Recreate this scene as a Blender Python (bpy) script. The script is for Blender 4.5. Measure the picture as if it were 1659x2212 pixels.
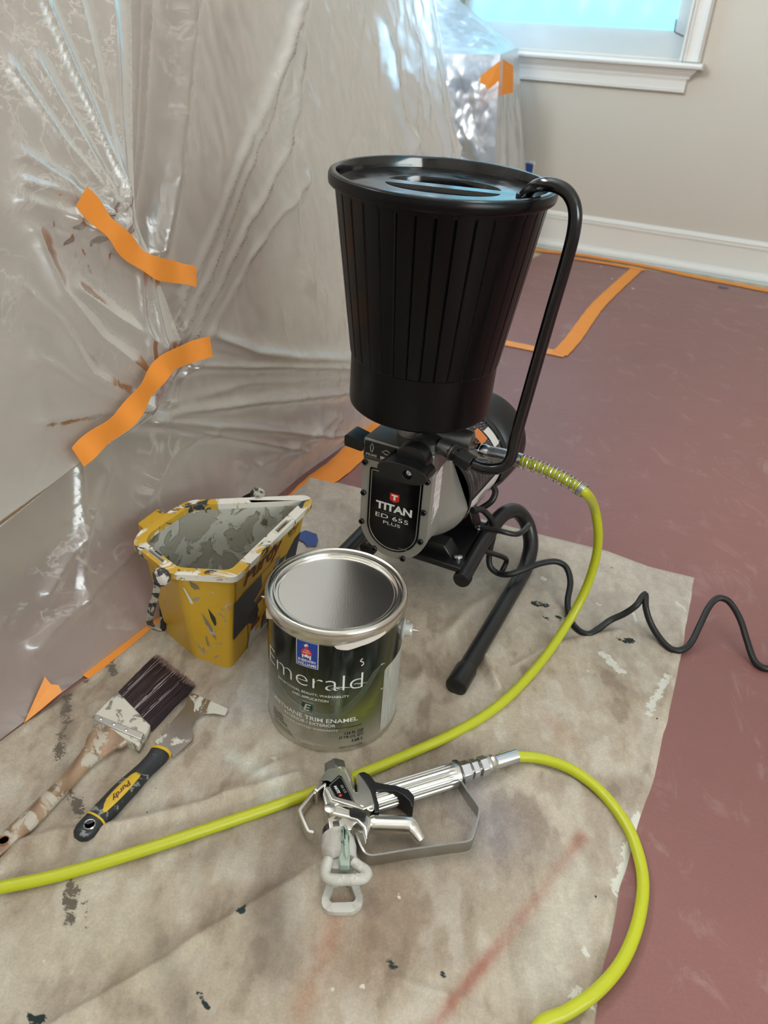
import bpy, bmesh, math, random
import numpy as np
from mathutils import Vector, Matrix
from mathutils.geometry import tessellate_polygon

for o in list(bpy.data.objects):
    bpy.data.objects.remove(o, do_unlink=True)
scene = bpy.context.scene
COL = scene.collection
random.seed(7)

# ------------------------------------------------------------------ camera
CH, CF, PITCH, ROLL = 0.7599, 1676.18, 0.5470, 0.0704
_fw = np.array([0, math.cos(PITCH), -math.sin(PITCH)])
_up0 = np.array([0, math.sin(PITCH), math.cos(PITCH)])
_r0 = np.array([1., 0, 0])
_r = _r0 * math.cos(ROLL) + _up0 * math.sin(ROLL)
_up = -_r0 * math.sin(ROLL) + _up0 * math.cos(ROLL)
cam_data = bpy.data.cameras.new('camera')
cam = bpy.data.objects.new('camera', cam_data)
COL.objects.link(cam)
cam.matrix_world = Matrix(((_r[0], _up[0], -_fw[0], 0), (_r[1], _up[1], -_fw[1], 0),
                           (_r[2], _up[2], -_fw[2], CH), (0, 0, 0, 1)))
cam_data.sensor_fit = 'HORIZONTAL'
cam_data.sensor_width = 36.0
cam_data.lens = 36.0 * CF / 1659.0
cam_data.clip_start = 0.02
cam_data.dof.use_dof = True
cam_data.dof.focus_distance = 1.0
cam_data.dof.aperture_fstop = 9.0
scene.camera = cam

# ------------------------------------------------------------------ frames
# the room is turned against the camera: u runs along the window wall, v towards it
ROOM = -0.4513
RU = np.array([math.cos(ROOM), math.sin(ROOM), 0.])
RN = np.array([-math.sin(ROOM), math.cos(ROOM), 0.])
def RM(u, v, z):
    return u * RU + v * RN + np.array([0, 0, z])
V_BACK, U_LEFT, U_RIGHT, V_FRONT, Z_CEIL = 3.61, -1.78, 2.6, -2.4, 2.45

def _ray(x, y):
    return _fw + _r * (x - 829.5) / CF - _up * (y - 1106) / CF
def G(x, y, z=0.):
    """survey helper: the place at height z that was measured at this spot of the photograph"""
    d = _ray(x, y)
    return np.array([0, 0, CH]) + d * ((z - CH) / d[2])
def on_plane(x, y, n, dist):
    d = _ray(x, y); o = np.array([0, 0, CH])
    return o + d * ((dist - n @ o) / (n @ d))

# ------------------------------------------------------------------ world, exposure, lights
scene.view_settings.view_transform = 'Standard'
scene.view_settings.look = 'None'
scene.view_settings.gamma = 1.0
scene.view_settings.use_curve_mapping = False
scene.view_settings.exposure = 0.06
scene.cycles.max_bounces = 6
scene.cycles.diffuse_bounces = 3
scene.cycles.glossy_bounces = 3
scene.cycles.transmission_bounces = 4
scene.cycles.transparent_max_bounces = 6
world = bpy.data.worlds.new('world'); scene.world = world
world.use_nodes = True
world.node_tree.nodes['Background'].inputs['Color'].default_value = (0.62, 0.80, 1.0, 1)
world.node_tree.nodes['Background'].inputs['Strength'].default_value = 1.0

def area(name, pos, target, sx, sy, power, color):
    l = bpy.data.lights.new(name, 'AREA'); l.shape = 'RECTANGLE'
    l.size, l.size_y, l.energy, l.color = sx, sy, power, color
    o = bpy.data.objects.new(name, l); COL.objects.link(o)
    d = Vector(target) - Vector(pos)
    o.location = pos
    o.rotation_euler = d.to_track_quat('-Z', 'Y').to_euler()
    return o
# daylight in the left windows; the right-hand area is an added ceiling-bounce fill
area('daylight_left_window', RM(U_LEFT + .02, 3.22, 1.40), RM(0, 3.22, 1.35), .53, 1.48, 13, (.40, .66, 1.0))
area('daylight_left_room_window', RM(U_LEFT + .05, .75, 1.75), RM(0, .75, 1.2), 1.3, 1.0, 100, (.97, .98, 1.0))
area('fill_light_right', RM(U_RIGHT - .05, -.4, 1.5), RM(0, .6, 2.5), 1.8, 1.4, 72, (1.0, .96, .90))

# ------------------------------------------------------------------ helpers
def lin(c):
    if isinstance(c, str):
        c = tuple(int(c[i:i + 2], 16) for i in (0, 2, 4))
    return tuple(((x / 255) / 12.92 if x / 255 <= .04045 else ((x / 255 + .055) / 1.055) ** 2.4) for x in c)

class NT:
    def __init__(s, name):
        s.m = bpy.data.materials.new(name); s.m.use_nodes = True
        s.t = s.m.node_tree; s.t.nodes.clear()
        s.out = s.n('ShaderNodeOutputMaterial')
    def n(s, typ, **kw):
        nd = s.t.nodes.new(typ)
        for k, v in kw.items():
            if k.startswith('i_'):
                key = k[2:].replace('_', ' ')
                tgt = nd.inputs[int(key)] if key.isdigit() else nd.inputs[key]
                if isinstance(v, bpy.types.NodeSocket): s.t.links.new(v, tgt)
                else: tgt.default_value = v
            else: setattr(nd, k, v)
        return nd
    def l(s, a, b): s.t.links.new(a, b)
    def coord(s, scale=(1, 1, 1), kind='Object'):
        tc = s.n('ShaderNodeTexCoord'); mp = s.n('ShaderNodeMapping'); mp.inputs['Scale'].default_value = scale
        s.l(tc.outputs[kind], mp.inputs['Vector']); return mp.outputs[0]
    def noise(s, scale, detail=4, rough=.55, vec=None, dist=0.):
        nd = s.n('ShaderNodeTexNoise'); nd.inputs['Scale'].default_value = scale
        nd.inputs['Detail'].default_value = detail; nd.inputs['Roughness'].default_value = rough
        nd.inputs['Distortion'].default_value = dist
        s.l(vec if vec is not None else s.coord(), nd.inputs['Vector']); return nd.outputs['Fac']
    def ramp(s, fac, stops, interp='LINEAR'):
        r = s.n('ShaderNodeValToRGB'); r.color_ramp.interpolation = interp
        e = r.color_ramp.elements
        while len(e) < len(stops): e.new(.5)
        for q, (p, c) in zip(e, stops):
            q.position = p; q.color = (c, c, c, 1) if not isinstance(c, tuple) else (*c[:3], 1)
        s.l(fac, r.inputs[0]); return r.outputs[0]
    def mix(s, fac, a, b, blend='MIX'):
        m = s.n('ShaderNodeMix'); m.data_type = 'RGBA'; m.blend_type = blend
        for v, i in ((fac, 0), (a, 6), (b, 7)):
            if isinstance(v, bpy.types.NodeSocket): s.l(v, m.inputs[i])
            else: m.inputs[i].default_value = v if i == 0 else (*v[:3], 1)
        return m.outputs[2]
    def math(s, op, a, b=0., c=None):
        m = s.n('ShaderNodeMath'); m.operation = op
        for v, i in ((a, 0), (b, 1), (c, 2)):
            if v is None: continue
            if isinstance(v, bpy.types.NodeSocket): s.l(v, m.inputs[i])
            else: m.inputs[i].default_value = v
        return m.outputs[0]
    def bump(s, h, strength=.3, dist=.001, normal=None):
        b = s.n('ShaderNodeBump'); b.inputs['Strength'].default_value = strength; b.inputs['Distance'].default_value = dist
        s.l(h, b.inputs['Height'])
        if normal is not None: s.l(normal, b.inputs['Normal'])
        return b.outputs[0]
    def principled(s, color=(.5, .5, .5), rough=.5, metal=0., normal=None, spec=.5, coat=0., coat_rough=.1, **kw):
        p = s.n('ShaderNodeBsdfPrincipled')
        for v, k in ((color, 'Base Color'), (rough, 'Roughness'), (metal, 'Metallic'), (spec, 'Specular IOR Level'),
                     (coat, 'Coat Weight'), (coat_rough, 'Coat Roughness')):
            if isinstance(v, bpy.types.NodeSocket): s.l(v, p.inputs[k])
            else: p.inputs[k].default_value = (*v[:3], 1) if k == 'Base Color' else v
        if normal is not None: s.l(normal, p.inputs['Normal'])
        s.l(p.outputs[0], s.out.inputs[0]); return p
    def attr(s, name, out='Fac'):
        a = s.n('ShaderNodeAttribute'); a.attribute_name = name; return a.outputs[out]

_MC = {}
def plain(name, color, rough=.5, metal=0., bump=0., bscale=200., spec=.5, coat=0., var=0., vscale=12.):
    if name in _MC: return _MC[name]
    t = NT(name); c = lin(color); col = c; nrm = None
    if var:
        col = t.mix(t.noise(vscale, 5), tuple(x * (1 - var) for x in c), tuple(min(1, x * (1 + var)) for x in c))
    if bump: nrm = t.bump(t.noise(bscale, 4), bump, .001)
    t.principled(col, rough, metal, nrm, spec, coat)
    _MC[name] = t.m; return t.m

def splat(name, base, paint, amount=.5, scale=30., rough=.5, metal=0., second=None, second_amount=.4, second_scale=60., rough_paint=.55, stretch=(1, 1, 1), bump=.25, edge=.03, attr=None):
    """a base surface with irregular dried paint on it; amount = share of the surface painted (roughly)"""
    if name in _MC: return _MC[name]
    t = NT(name); b = lin(base); p = lin(paint)
    vec = t.coord(stretch)
    th = .75 - .5 * amount
    n1 = t.noise(scale, 6, .62, vec, .6)
    if attr: n1 = t.math('ADD', n1, t.math('MULTIPLY', t.attr(attr), .6))
    m1 = t.ramp(n1, [(th, 0.), (min(1, th + edge), 1.)])
    col = t.mix(t.noise(9, 4), tuple(x * .88 for x in b), b)
    mask = m1
    if second is not None:
        th2 = .75 - .5 * second_amount
        m2 = t.ramp(t.noise(second_scale, 5, .6, t.coord(tuple(q * 1.03 for q in stretch)), .9), [(th2, 0.), (min(1, th2 + edge), 1.)])
        col = t.mix(m2, col, lin(second)); mask = t.math('MAXIMUM', m1, m2)
    col = t.mix(m1, col, p)
    rg = t.math('ADD', t.math('MULTIPLY', mask, rough_paint - rough), rough)
    mt = t.math('MULTIPLY', t.math('SUBTRACT', 1., mask), metal)
    nrm = t.bump(t.math('ADD', mask, t.math('MULTIPLY', t.noise(scale * 4, 4, .5, vec), .5)), bump, .0012)
    t.principled(col, rg, mt, nrm)
    _MC[name] = t.m; return t.m

# ---- mesh building
class MB:
    def __init__(s): s.v = []; s.f = []
    def add(s, v, f):
        k = len(s.v); s.v += [tuple(map(float, q)) for q in v]; s.f += [tuple(i + k for i in q) for q in f]; return s
    def box(s, c, d, rz=0., R=None):
        c = np.array(c, float); d = np.array(d, float) / 2
        pts = [np.array([x, y, z]) * d for z in (-1, 1) for x, y in ((-1, -1), (1, -1), (1, 1), (-1, 1))]
        if rz: R = np.array([[math.cos(rz), -math.sin(rz), 0], [math.sin(rz), math.cos(rz), 0], [0, 0, 1]])
        if R is not None: pts = [R @ q for q in pts]
        return s.add([c + q for q in pts], [(3, 2, 1, 0), (4, 5, 6, 7), (0, 1, 5, 4), (1, 2, 6, 5), (2, 3, 7, 6), (3, 0, 4, 7)])
    def lathe(s, prof, n=48, M=None, a0=0., a1=2 * math.pi, close=True):
        full = abs(a1 - a0 - 2 * math.pi) < 1e-6
        m = n if full else n + 1
        vs = []
        for r, z in prof:
            for i in range(m):
                a = a0 + (a1 - a0) * i / n
                q = np.array([r * math.cos(a), r * math.sin(a), z])
                vs.append(M(q) if M else q)
        fs = []
        for j in range(len(prof) - 1):
            for i in range(n):
                a, b = j * m + i, j * m + (i + 1) % m
                fs.append((a, b, b + m, a + m))
        if close and full:
            if prof[0][0] > 1e-6: fs.append(tuple(range(m))[::-1])
            if prof[-1][0] > 1e-6: fs.append(tuple(range((len(prof) - 1) * m, len(prof) * m)))
        return s.add(vs, fs)
    def tube(s, pts, r, n=10, closed=False, caps=True, flat=None):
        pts = [np.array(q, float) for q in pts]; N = len(pts)
        rr = r if hasattr(r, '__len__') else [r] * N
        tan = []
        for i in range(N):
            a, b = (pts[(i - 1) % N], pts[(i + 1) % N]) if closed else (pts[max(i - 1, 0)], pts[min(i + 1, N - 1)])
            t = b - a; tan.append(t / (np.linalg.norm(t) + 1e-12))
        ref = np.array([0, 0, 1.]) if abs(tan[0][2]) < .9 else np.array([1., 0, 0])
        nn = np.cross(tan[0], ref); nn /= np.linalg.norm(nn)
        vs = []
        for i in range(N):
            nn = nn - tan[i] * (nn @ tan[i]); nn /= np.linalg.norm(nn) + 1e-12
            bb = np.cross(tan[i], nn)
            for k in range(n):
                a = 2 * math.pi * k / n
                vs.append(pts[i] + rr[i] * (nn * math.cos(a) + bb * math.sin(a)))
        fs = []
        for i in range(N if closed else N - 1):
            j = (i + 1) % N
            for k in range(n):
                fs.append((i * n + k, i * n + (k + 1) % n, j * n + (k + 1) % n, j * n + k))
        if caps and not closed:
            fs.append(tuple(range(n))[::-1]); fs.append(tuple(range((N - 1) * n, N * n)))
        return s.add(vs, fs)
    def strip(s, pts, width, thick, up=None):
        """a flat band following pts: width along up, thickness across"""
        pts = [np.array(q, float) for q in pts]; N = len(pts); vs = []
        for i in range(N):
            t = pts[min(i + 1, N - 1)] - pts[max(i - 1, 0)]; t /= np.linalg.norm(t)
            w = np.array(up if up is not None else (0, 0, 1.), float)
            if w.ndim > 1: w = w[i]
            w = w - t * (w @ t); w /= np.linalg.norm(w); b = np.cross(t, w)
            for a, c in ((-1, -1), (1, -1), (1, 1), (-1, 1)):
                vs.append(pts[i] + w * a * width / 2 + b * c * thick / 2)
        fs = [(i * 4 + k, i * 4 + (k + 1) % 4, i * 4 + 4 + (k + 1) % 4, i * 4 + 4 + k) for i in range(N - 1) for k in range(4)]
        fs += [(3, 2, 1, 0), tuple(range(4 * N - 4, 4 * N))]
        return s.add(vs, fs)
    def prism(s, outer, z0, z1, holes=(), M=None, z1f=None):
        """extruded outline with holes; outlines are (x, y) lists; M maps (x, y, z) to the place"""
        loops = [list(outer)] + [list(h) for h in holes]
        flat = [q for lp in loops for q in lp]; n = len(flat)
        tri = tessellate_polygon([[Vector((q[0], q[1], 0)) for q in lp] for lp in loops])
        mp = M if M else (lambda q: q)
        vs = [mp(np.array([q[0], q[1], z0])) for q in flat] + [mp(np.array([q[0], q[1], (z1f(q) if z1f else z1)])) for q in flat]
        fs = [tuple(t) for t in tri] + [tuple(i + n for i in t)[::-1] for t in tri]
        k = 0
        for lp in loops:
            m = len(lp)
            for i in range(m):
                a, b = k + i, k + (i + 1) % m
                fs.append((a, b, b + n, a + n))
            k += m
        return s.add(vs, fs)
    def grid(s, P):
        """P: array (a, b, 3)"""
        a, b = P.shape[:2]
        return s.add(P.reshape(-1, 3), [(i * b + j, i * b + j + 1, (i + 1) * b + j + 1, (i + 1) * b + j) for i in range(a - 1) for j in range(b - 1)])
    def obj(s, name, mat, parent=None, smooth=40, bevel=0., segs=2, solid=0., sub=0):
        me = bpy.data.meshes.new(name); me.from_pydata(s.v, [], s.f); me.update()
        bm = bmesh.new(); bm.from_mesh(me); bmesh.ops.recalc_face_normals(bm, faces=bm.faces); bm.to_mesh(me); bm.free()
        o = bpy.data.objects.new(name, me); COL.objects.link(o)
        if mat: me.materials.append(mat)
        if parent is not None: o.parent = parent
        if smooth:
            for p in me.polygons: p.use_smooth = True
            me.set_sharp_from_angle(angle=math.radians(smooth))
        if solid:
            m = o.modifiers.new('thickness', 'SOLIDIFY'); m.thickness = solid; m.offset = 0
        if bevel:
            m = o.modifiers.new('bevel', 'BEVEL'); m.width = bevel; m.segments = segs; m.limit_method = 'ANGLE'; m.angle_limit = math.radians(35)
            m.use_clamp_overlap = True
        if sub:
            m = o.modifiers.new('sub', 'SUBSURF'); m.levels = sub; m.render_levels = sub
        return o

def tag(o, label=None, cat=None, group=None, kind=None):
    if label: o['label'] = label
    if cat: o['category'] = cat
    if group: o['group'] = group
    if kind: o['kind'] = kind
    return o
def empty(name, loc=(0, 0, 0), rz=0.):
    o = bpy.data.objects.new(name, None); COL.objects.link(o); o.location = loc; o.rotation_euler = (0, 0, rz)
    o.empty_display_size = .05
    return o
def smooth_path(pts, n=8, closed=False):
    P = [np.array(q, float) for q in pts]; N = len(P); out = []
    rng = range(N if closed else N - 1)
    for i in rng:
        p0, p1, p2, p3 = (P[(i - 1) % N], P[i], P[(i + 1) % N], P[(i + 2) % N]) if closed else (P[max(i - 1, 0)], P[i], P[i + 1], P[min(i + 2, N - 1)])
        # centripetal-like: chord scaled tangents
        d = np.linalg.norm(p2 - p1) + 1e-9
        m1 = (p2 - p0) * d / (np.linalg.norm(p1 - p0) + d + 1e-9); m2 = (p3 - p1) * d / (np.linalg.norm(p3 - p2) + d + 1e-9)
        for k in range(n):
            t = k / n; a = t * t; b = a * t
            out.append((2 * b - 3 * a + 1) * p1 + (b - 2 * a + t) * m1 + (-2 * b + 3 * a) * p2 + (b - a) * m2)
    if not closed: out.append(P[-1])
    return out
def dirM(origin, axis, xdir=None):
    """map from a local frame whose z runs along axis"""
    z = np.array(axis, float); z /= np.linalg.norm(z)
    x = np.array(xdir if xdir is not None else ((0, 0, 1.) if abs(z[2]) < .9 else (1., 0, 0)), float)
    x = x - z * (x @ z); x /= np.linalg.norm(x); y = np.cross(z, x); o = np.array(origin, float)
    return lambda q: o + q[0] * x + q[1] * y + q[2] * z
def rounded(pts, r, n=4):
    out = []; N = len(pts)
    for i in range(N):
        p = np.array(pts[i], float)[:2]; a = np.array(pts[i - 1], float)[:2]; b = np.array(pts[(i + 1) % N], float)[:2]
        rr = min(r, .45 * np.linalg.norm(a - p), .45 * np.linalg.norm(b - p))
        q0 = p + (a - p) / np.linalg.norm(a - p) * rr; q1 = p + (b - p) / np.linalg.norm(b - p) * rr
        for k in range(n + 1):
            t = k / n; out.append(tuple((1 - t) ** 2 * q0 + 2 * t * (1 - t) * p + t * t * q1))
    return out
def hexagon(r): return [(r * math.cos(math.pi / 3 * k), r * math.sin(math.pi / 3 * k)) for k in range(6)]
def circle2(r, n=32, c=(0, 0)): return [(c[0] + r * math.cos(2 * math.pi * k / n), c[1] + r * math.sin(2 * math.pi * k / n)) for k in range(n)]

def etube(path, w, h, up=(0, 0, 1.), n=20, sq=1.):
    path = [np.array(q, float) for q in path]; N = len(path); vs = []
    for i in range(N):
        tn = path[min(i + 1, N - 1)] - path[max(i - 1, 0)]; tn /= np.linalg.norm(tn)
        u_ = np.array(up) - tn * (np.array(up) @ tn); u_ /= np.linalg.norm(u_); s_ = np.cross(tn, u_)
        for k in range(n):
            a = 2 * math.pi * k / n; ca, sa = math.cos(a), math.sin(a)
            vs.append(path[i] + s_ * w[i] * math.copysign(abs(ca) ** sq, ca) + u_ * h[i] * math.copysign(abs(sa) ** sq, sa))
    return vs, [(i * n + k, i * n + (k + 1) % n, (i + 1) * n + (k + 1) % n, (i + 1) * n + k) for i in range(N - 1) for k in range(n)] + [tuple(range(n))[::-1], tuple(range((N - 1) * n, N * n))]

# numpy value noise
_rng = np.random.RandomState(3); _PERM = _rng.permutation(512).astype(int); _VAL = _rng.rand(512)
def vnoise(x, y, seed=0):
    x = np.asarray(x, float); y = np.asarray(y, float)
    xi = np.floor(x).astype(int); yi = np.floor(y).astype(int); fx = x - xi; fy = y - yi
    fx = fx * fx * (3 - 2 * fx); fy = fy * fy * (3 - 2 * fy)
    h = lambda i, j: _VAL[(_PERM[(i + seed * 17) % 512] + j * 31 + seed * 7) % 512]
    return (h(xi, yi) * (1 - fx) + h(xi + 1, yi) * fx) * (1 - fy) + (h(xi, yi + 1) * (1 - fx) + h(xi + 1, yi + 1) * fx) * fy
def fbm(x, y, oct=4, seed=0):
    s = 0; a = .5
    for k in range(oct):
        s = s + a * vnoise(np.asarray(x) * 2 ** k, np.asarray(y) * 2 ** k, seed + k); a *= .5
    return s / (1 - .5 ** oct)
def seg_dist(X, Y, a, b):
    a = np.array(a[:2]); b = np.array(b[:2]); d = b - a; L = d @ d + 1e-12
    t = np.clip(((X - a[0]) * d[0] + (Y - a[1]) * d[1]) / L, 0, 1)
    return np.hypot(X - a[0] - t * d[0], Y - a[1] - t * d[1]), t
def poly_dist(X, Y, pts):
    D = None
    for a, b in zip(pts, pts[1:]):
        d, _ = seg_dist(X, Y, a, b); D = d if D is None else np.minimum(D, d)
    return D

# ---- lettering
_TC = {}
def text_geo(s, bold=0., shear=0., cut=0.):
    key = (s, bold, shear, cut)
    if key in _TC: return _TC[key]
    cu = bpy.data.curves.new('letters', 'FONT'); cu.body = s; cu.resolution_u = 3; cu.offset = bold; cu.shear = shear; cu.size = 1
    o = bpy.data.objects.new('letters', cu); COL.objects.link(o)
    bpy.context.view_layer.update()
    me = bpy.data.meshes.new_from_object(o.evaluated_get(bpy.context.evaluated_depsgraph_get()))
    bpy.data.objects.remove(o, do_unlink=True); bpy.data.curves.remove(cu)
    if cut:
        bm = bmesh.new(); bm.from_mesh(me)
        xs = [v.co.x for v in bm.verts]; x = min(xs) + cut
        while x < max(xs):
            bmesh.ops.bisect_plane(bm, geom=bm.verts[:] + bm.edges[:] + bm.faces[:], plane_co=(x, 0, 0), plane_no=(1, 0, 0)); x += cut
        bm.to_mesh(me); bm.free()
    v = np.array([q.co[:2] for q in me.vertices]); f = [tuple(p.vertices) for p in me.polygons]
    bpy.data.meshes.remove(me)
    v = v - v.min(0); _TC[key] = (v, f); return v, f
def text(mb, s, x0, x1, y0, y1, M, bold=0., shear=0., cut=0.):
    """letters fitted to the box x0..x1, y0..y1 of a surface, M maps (x, y) to the place"""
    v, f = text_geo(s, bold, shear, cut); mx = v.max(0)
    pts = [M((x0 + q[0] / mx[0] * (x1 - x0), y0 + q[1] / mx[1] * (y1 - y0))) for q in v]
    mb.add(pts, f)
def sheet_patch(mb, pts, M, cut=0, back=0):
    """a flat printed shape laid on a surface"""
    tri = tessellate_polygon([[Vector((q[0], q[1], 0)) for q in pts]])
    if cut:
        bm = bmesh.new(); vs = [bm.verts.new((q[0], q[1], 0)) for q in pts]
        for t in tri:
            try: bm.faces.new([vs[i] for i in t])
            except ValueError: pass
        xs = [q[0] for q in pts]; x = min(xs) + cut
        while x < max(xs):
            bmesh.ops.bisect_plane(bm, geom=bm.verts[:] + bm.edges[:] + bm.faces[:], plane_co=(x, 0, 0), plane_no=(1, 0, 0)); x += cut
        bm.verts.index_update()
        mb.add([M((q.co.x, q.co.y)) for q in bm.verts], [tuple(w.index for w in q.verts) for q in bm.faces]); bm.free()
    else:
        mb.add([M(q) for q in pts], [tuple(t) for t in tri])

def attr_color(o, name, arr):
    a = o.data.attributes.new(name, 'FLOAT_COLOR', 'POINT')
    a.data.foreach_set('color', np.c_[arr, np.ones(len(arr))].astype(np.float32).ravel())
def attr_float(o, name, arr):
    a = o.data.attributes.new(name, 'FLOAT', 'POINT'); a.data.foreach_set('value', np.asarray(arr, np.float32).ravel())

# ================================================================== the room
def wall_mat(name, color):
    t = NT(name); c = lin(color)
    col = t.mix(t.noise(1.2, 3), tuple(x * .96 for x in c), c)
    n = t.bump(t.noise(140, 2, .6), .22, .0015)
    t.principled(col, .62, 0, n, .35); return t.m
M_WALL = wall_mat('wall_paint_warm_white', (204, 197, 184))
M_CEIL = plain('ceiling_paint', (244, 242, 238), .8)
M_TRIM = plain('trim_paint_white', (226, 223, 216), .38, bump=.08, bscale=60)
M_PANE = NT('daylight_pane'); _e = M_PANE.n('ShaderNodeEmission'); _e.inputs[0].default_value = (.24, .78, 1.0, 1); _e.inputs[1].default_value = 1.8
M_PANE.l(_e.outputs[0], M_PANE.out.inputs[0]); M_PANE = M_PANE.m

def rbox(u0, u1, v0, v1, z0, z1, mb=None):
    mb = mb or MB()
    pts = [RM(u, v, z) for z in (z0, z1) for u, v in ((u0, v0), (u1, v0), (u1, v1), (u0, v1))]
    return mb.add(pts, [(3, 2, 1, 0), (4, 5, 6, 7), (0, 1, 5, 4), (1, 2, 6, 5), (2, 3, 7, 6), (3, 0, 4, 7)])

# bare floor boards under the paper
t = NT('bare_floor_boards')
vec = t.coord(); w = t.n('ShaderNodeTexWave'); w.wave_type = 'BANDS'; w.inputs['Scale'].default_value = 4; w.inputs['Distortion'].default_value = 3; w.inputs['Detail'].default_value = 3
t.l(vec, w.inputs['Vector'])
t.principled(t.mix(w.outputs['Fac'], lin((168, 152, 118)), lin((186, 170, 136))), .45, 0, None)
tag(rbox(U_LEFT - .1, U_RIGHT + .1, V_FRONT - .1, V_BACK + .1, -.06, 0).obj('floor', t.m, smooth=0), kind='structure')
tag(rbox(U_LEFT - .1, U_RIGHT + .1, V_FRONT - .1, V_BACK + .1, Z_CEIL, Z_CEIL + .08).obj('ceiling', M_CEIL, smooth=0), kind='structure')

W0, W1, WZ0, WZ1 = -1.56, -.605, .752, 2.05     # the opening of the window in the back wall
mb = MB()
rbox(U_LEFT - .1, W0, V_BACK, V_BACK + .14, 0, Z_CEIL, mb); rbox(W1, U_RIGHT + .1, V_BACK, V_BACK + .14, 0, Z_CEIL, mb)
rbox(W0, W1, V_BACK, V_BACK + .14, 0, WZ0, mb); rbox(W0, W1, V_BACK, V_BACK + .14, WZ1, Z_CEIL, mb)
tag(mb.obj('wall_back', M_WALL, smooth=0), kind='structure')
def wall_with(name, openings, side):
    """a side wall with window openings (a0, a1, z0, z1) along v"""
    mb = MB(); u0, u1 = (U_LEFT - .12, U_LEFT) if side < 0 else (U_RIGHT, U_RIGHT + .12)
    a = V_FRONT - .1
    for (p, q, z0, z1) in openings:
        rbox(u0, u1, a, p, 0, Z_CEIL, mb); rbox(u0, u1, p, q, 0, z0, mb); rbox(u0, u1, p, q, z1, Z_CEIL, mb); a = q
    rbox(u0, u1, a, V_BACK + .14, 0, Z_CEIL, mb)
    return tag(mb.obj(name, M_WALL, smooth=0), kind='structure')
wall_with('wall_left', [(.05, 1.45, 1.2, 2.3), (2.95, 3.50, .64, 2.15)], -1)
wall_with('wall_right', [(-1.35, .55, .78, 2.25)], 1)
tag(rbox(U_LEFT - .1, U_RIGHT + .1, V_FRONT - .12, V_FRONT, 0, Z_CEIL).obj('wall_front', M_WALL, smooth=0), kind='structure')
def side_window(n, side, p, q, z0, z1):
    u = U_LEFT if side < 0 else U_RIGHT; s = 1 if side < 0 else -1
    w = empty('window_%d' % n, RM(u, (p + q) / 2, z0)); tag(w, kind='structure')
    def add(name, *a, m=M_TRIM):
        o = rbox(*a).obj(name, m, smooth=0, bevel=.003); o.parent = w; o.matrix_parent_inverse = w.matrix_basis.inverted()
    e = sorted((u, u + s * .022))
    add('casing', *e, p - .09, p, z0 - .02, z1 + .09); add('casing', *e, q, q + .09, z0 - .02, z1 + .09)
    add('head_casing', *e, p, q, z1, z1 + .09); add('stool', *sorted((u, u + s * .07)), p - .11, q + .11, z0 - .03, z0)
    add('pane', *sorted((u - s * .10, u - s * .11)), p, q, z0, z1, m=M_PANE)
side_window(2, -1, 2.95, 3.50, .64, 2.15); side_window(3, -1, .05, 1.45, 1.2, 2.3); side_window(4, 1, -1.35, .55, .78, 2.25)  # the right-hand window is unseen, added to go with the fill light

# ---- window_1 : the taped window in view
win = tag(empty('window_1', RM((W0 + W1) / 2, V_BACK, WZ0)), kind='structure')
def wpart(name, mb, mat=M_TRIM, bevel=.002, smooth=40):
    o = mb.obj(name, mat, bevel=bevel, smooth=smooth); o.parent = win; o.matrix_parent_inverse = win.matrix_basis.inverted(); return o
for ux, s in ((W1, 1), (W0, -1)):
    mb = MB()
    a, b = sorted((ux - s * .008, ux + s * .068)); rbox(a, b, V_BACK - .018, V_BACK, WZ0, WZ1 + .07, mb)
    for c0, wd, pr in ((.0, .009, .026), (.014, .008, .024), (.060, .010, .027)):
        a, b = sorted((ux + s * (c0 - .008), ux + s * (c0 - .008 + wd))); rbox(a, b, V_BACK - pr, V_BACK, WZ0, WZ1 + .07, mb)
    wpart('casing', mb, bevel=.003)
mb = MB(); rbox(W0 - .07, W1 + .07, V_BACK - .024, V_BACK, WZ1, WZ1 + .075, mb); wpart('head_casing', mb)
def uprofile(mb, prof, u0, u1, miter=0.):
    """a moulding: prof = (distance off the wall, z) run along u"""
    n = len(prof); vs = [RM(u0 - miter * d, V_BACK - d, z) for d, z in prof] + [RM(u1 + miter * d, V_BACK - d, z) for d, z in prof]
    fs = [(i, (i + 1) % n, (i + 1) % n + n, i + n) for i in range(n)] + [tuple(range(n))[::-1], tuple(range(n, 2 * n))]
    return mb.add(vs, fs)
wpart('stool', uprofile(MB(), [(-.02, .728), (.050, .728), (.058, .731), (.061, .739), (.058, .747), (.050, .750), (-.02, .750)], W0 - .09, W1 + .085), bevel=0)
wpart('bed_moulding', uprofile(MB(), [(0, .728), (.042, .728), (.040, .721), (.034, .719), (.031, .713), (.026, .711), (.023, .705), (.019, .703), (.018, .695), (0, .695)], W0 - .06, W1 + .025, 1.), bevel=0)
wpart('apron', uprofile(MB(), [(0, .697), (.015, .697), (.015, .690), (.013, .688), (.013, .661), (.017, .657), (.014, .654), (.018, .650), (.012, .645), (0, .645)], W0 - .045, W1 + .033), bevel=0)
mb = MB(); rbox(W0, W1, V_BACK + .035, V_BACK + .075, WZ0, WZ0 + .10, mb); wpart('sash_rail', mb)
for a, b in ((W0, W0 + .045), (W1 - .06, W1)):
    mb = MB(); rbox(a, b, V_BACK + .035, V_BACK + .075, WZ0 + .10, WZ1, mb); wpart('sash_stile', mb)
mb = MB(); rbox(W0, W1, V_BACK + .035, V_BACK + .075, 1.38, 1.43, mb); wpart('meeting_rail', mb)
mb = MB(); rbox(W0, W1, V_BACK + .062, V_BACK + .066, WZ0 + .10, WZ1, mb); wpart('pane', mb, M_PANE, bevel=0)
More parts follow.
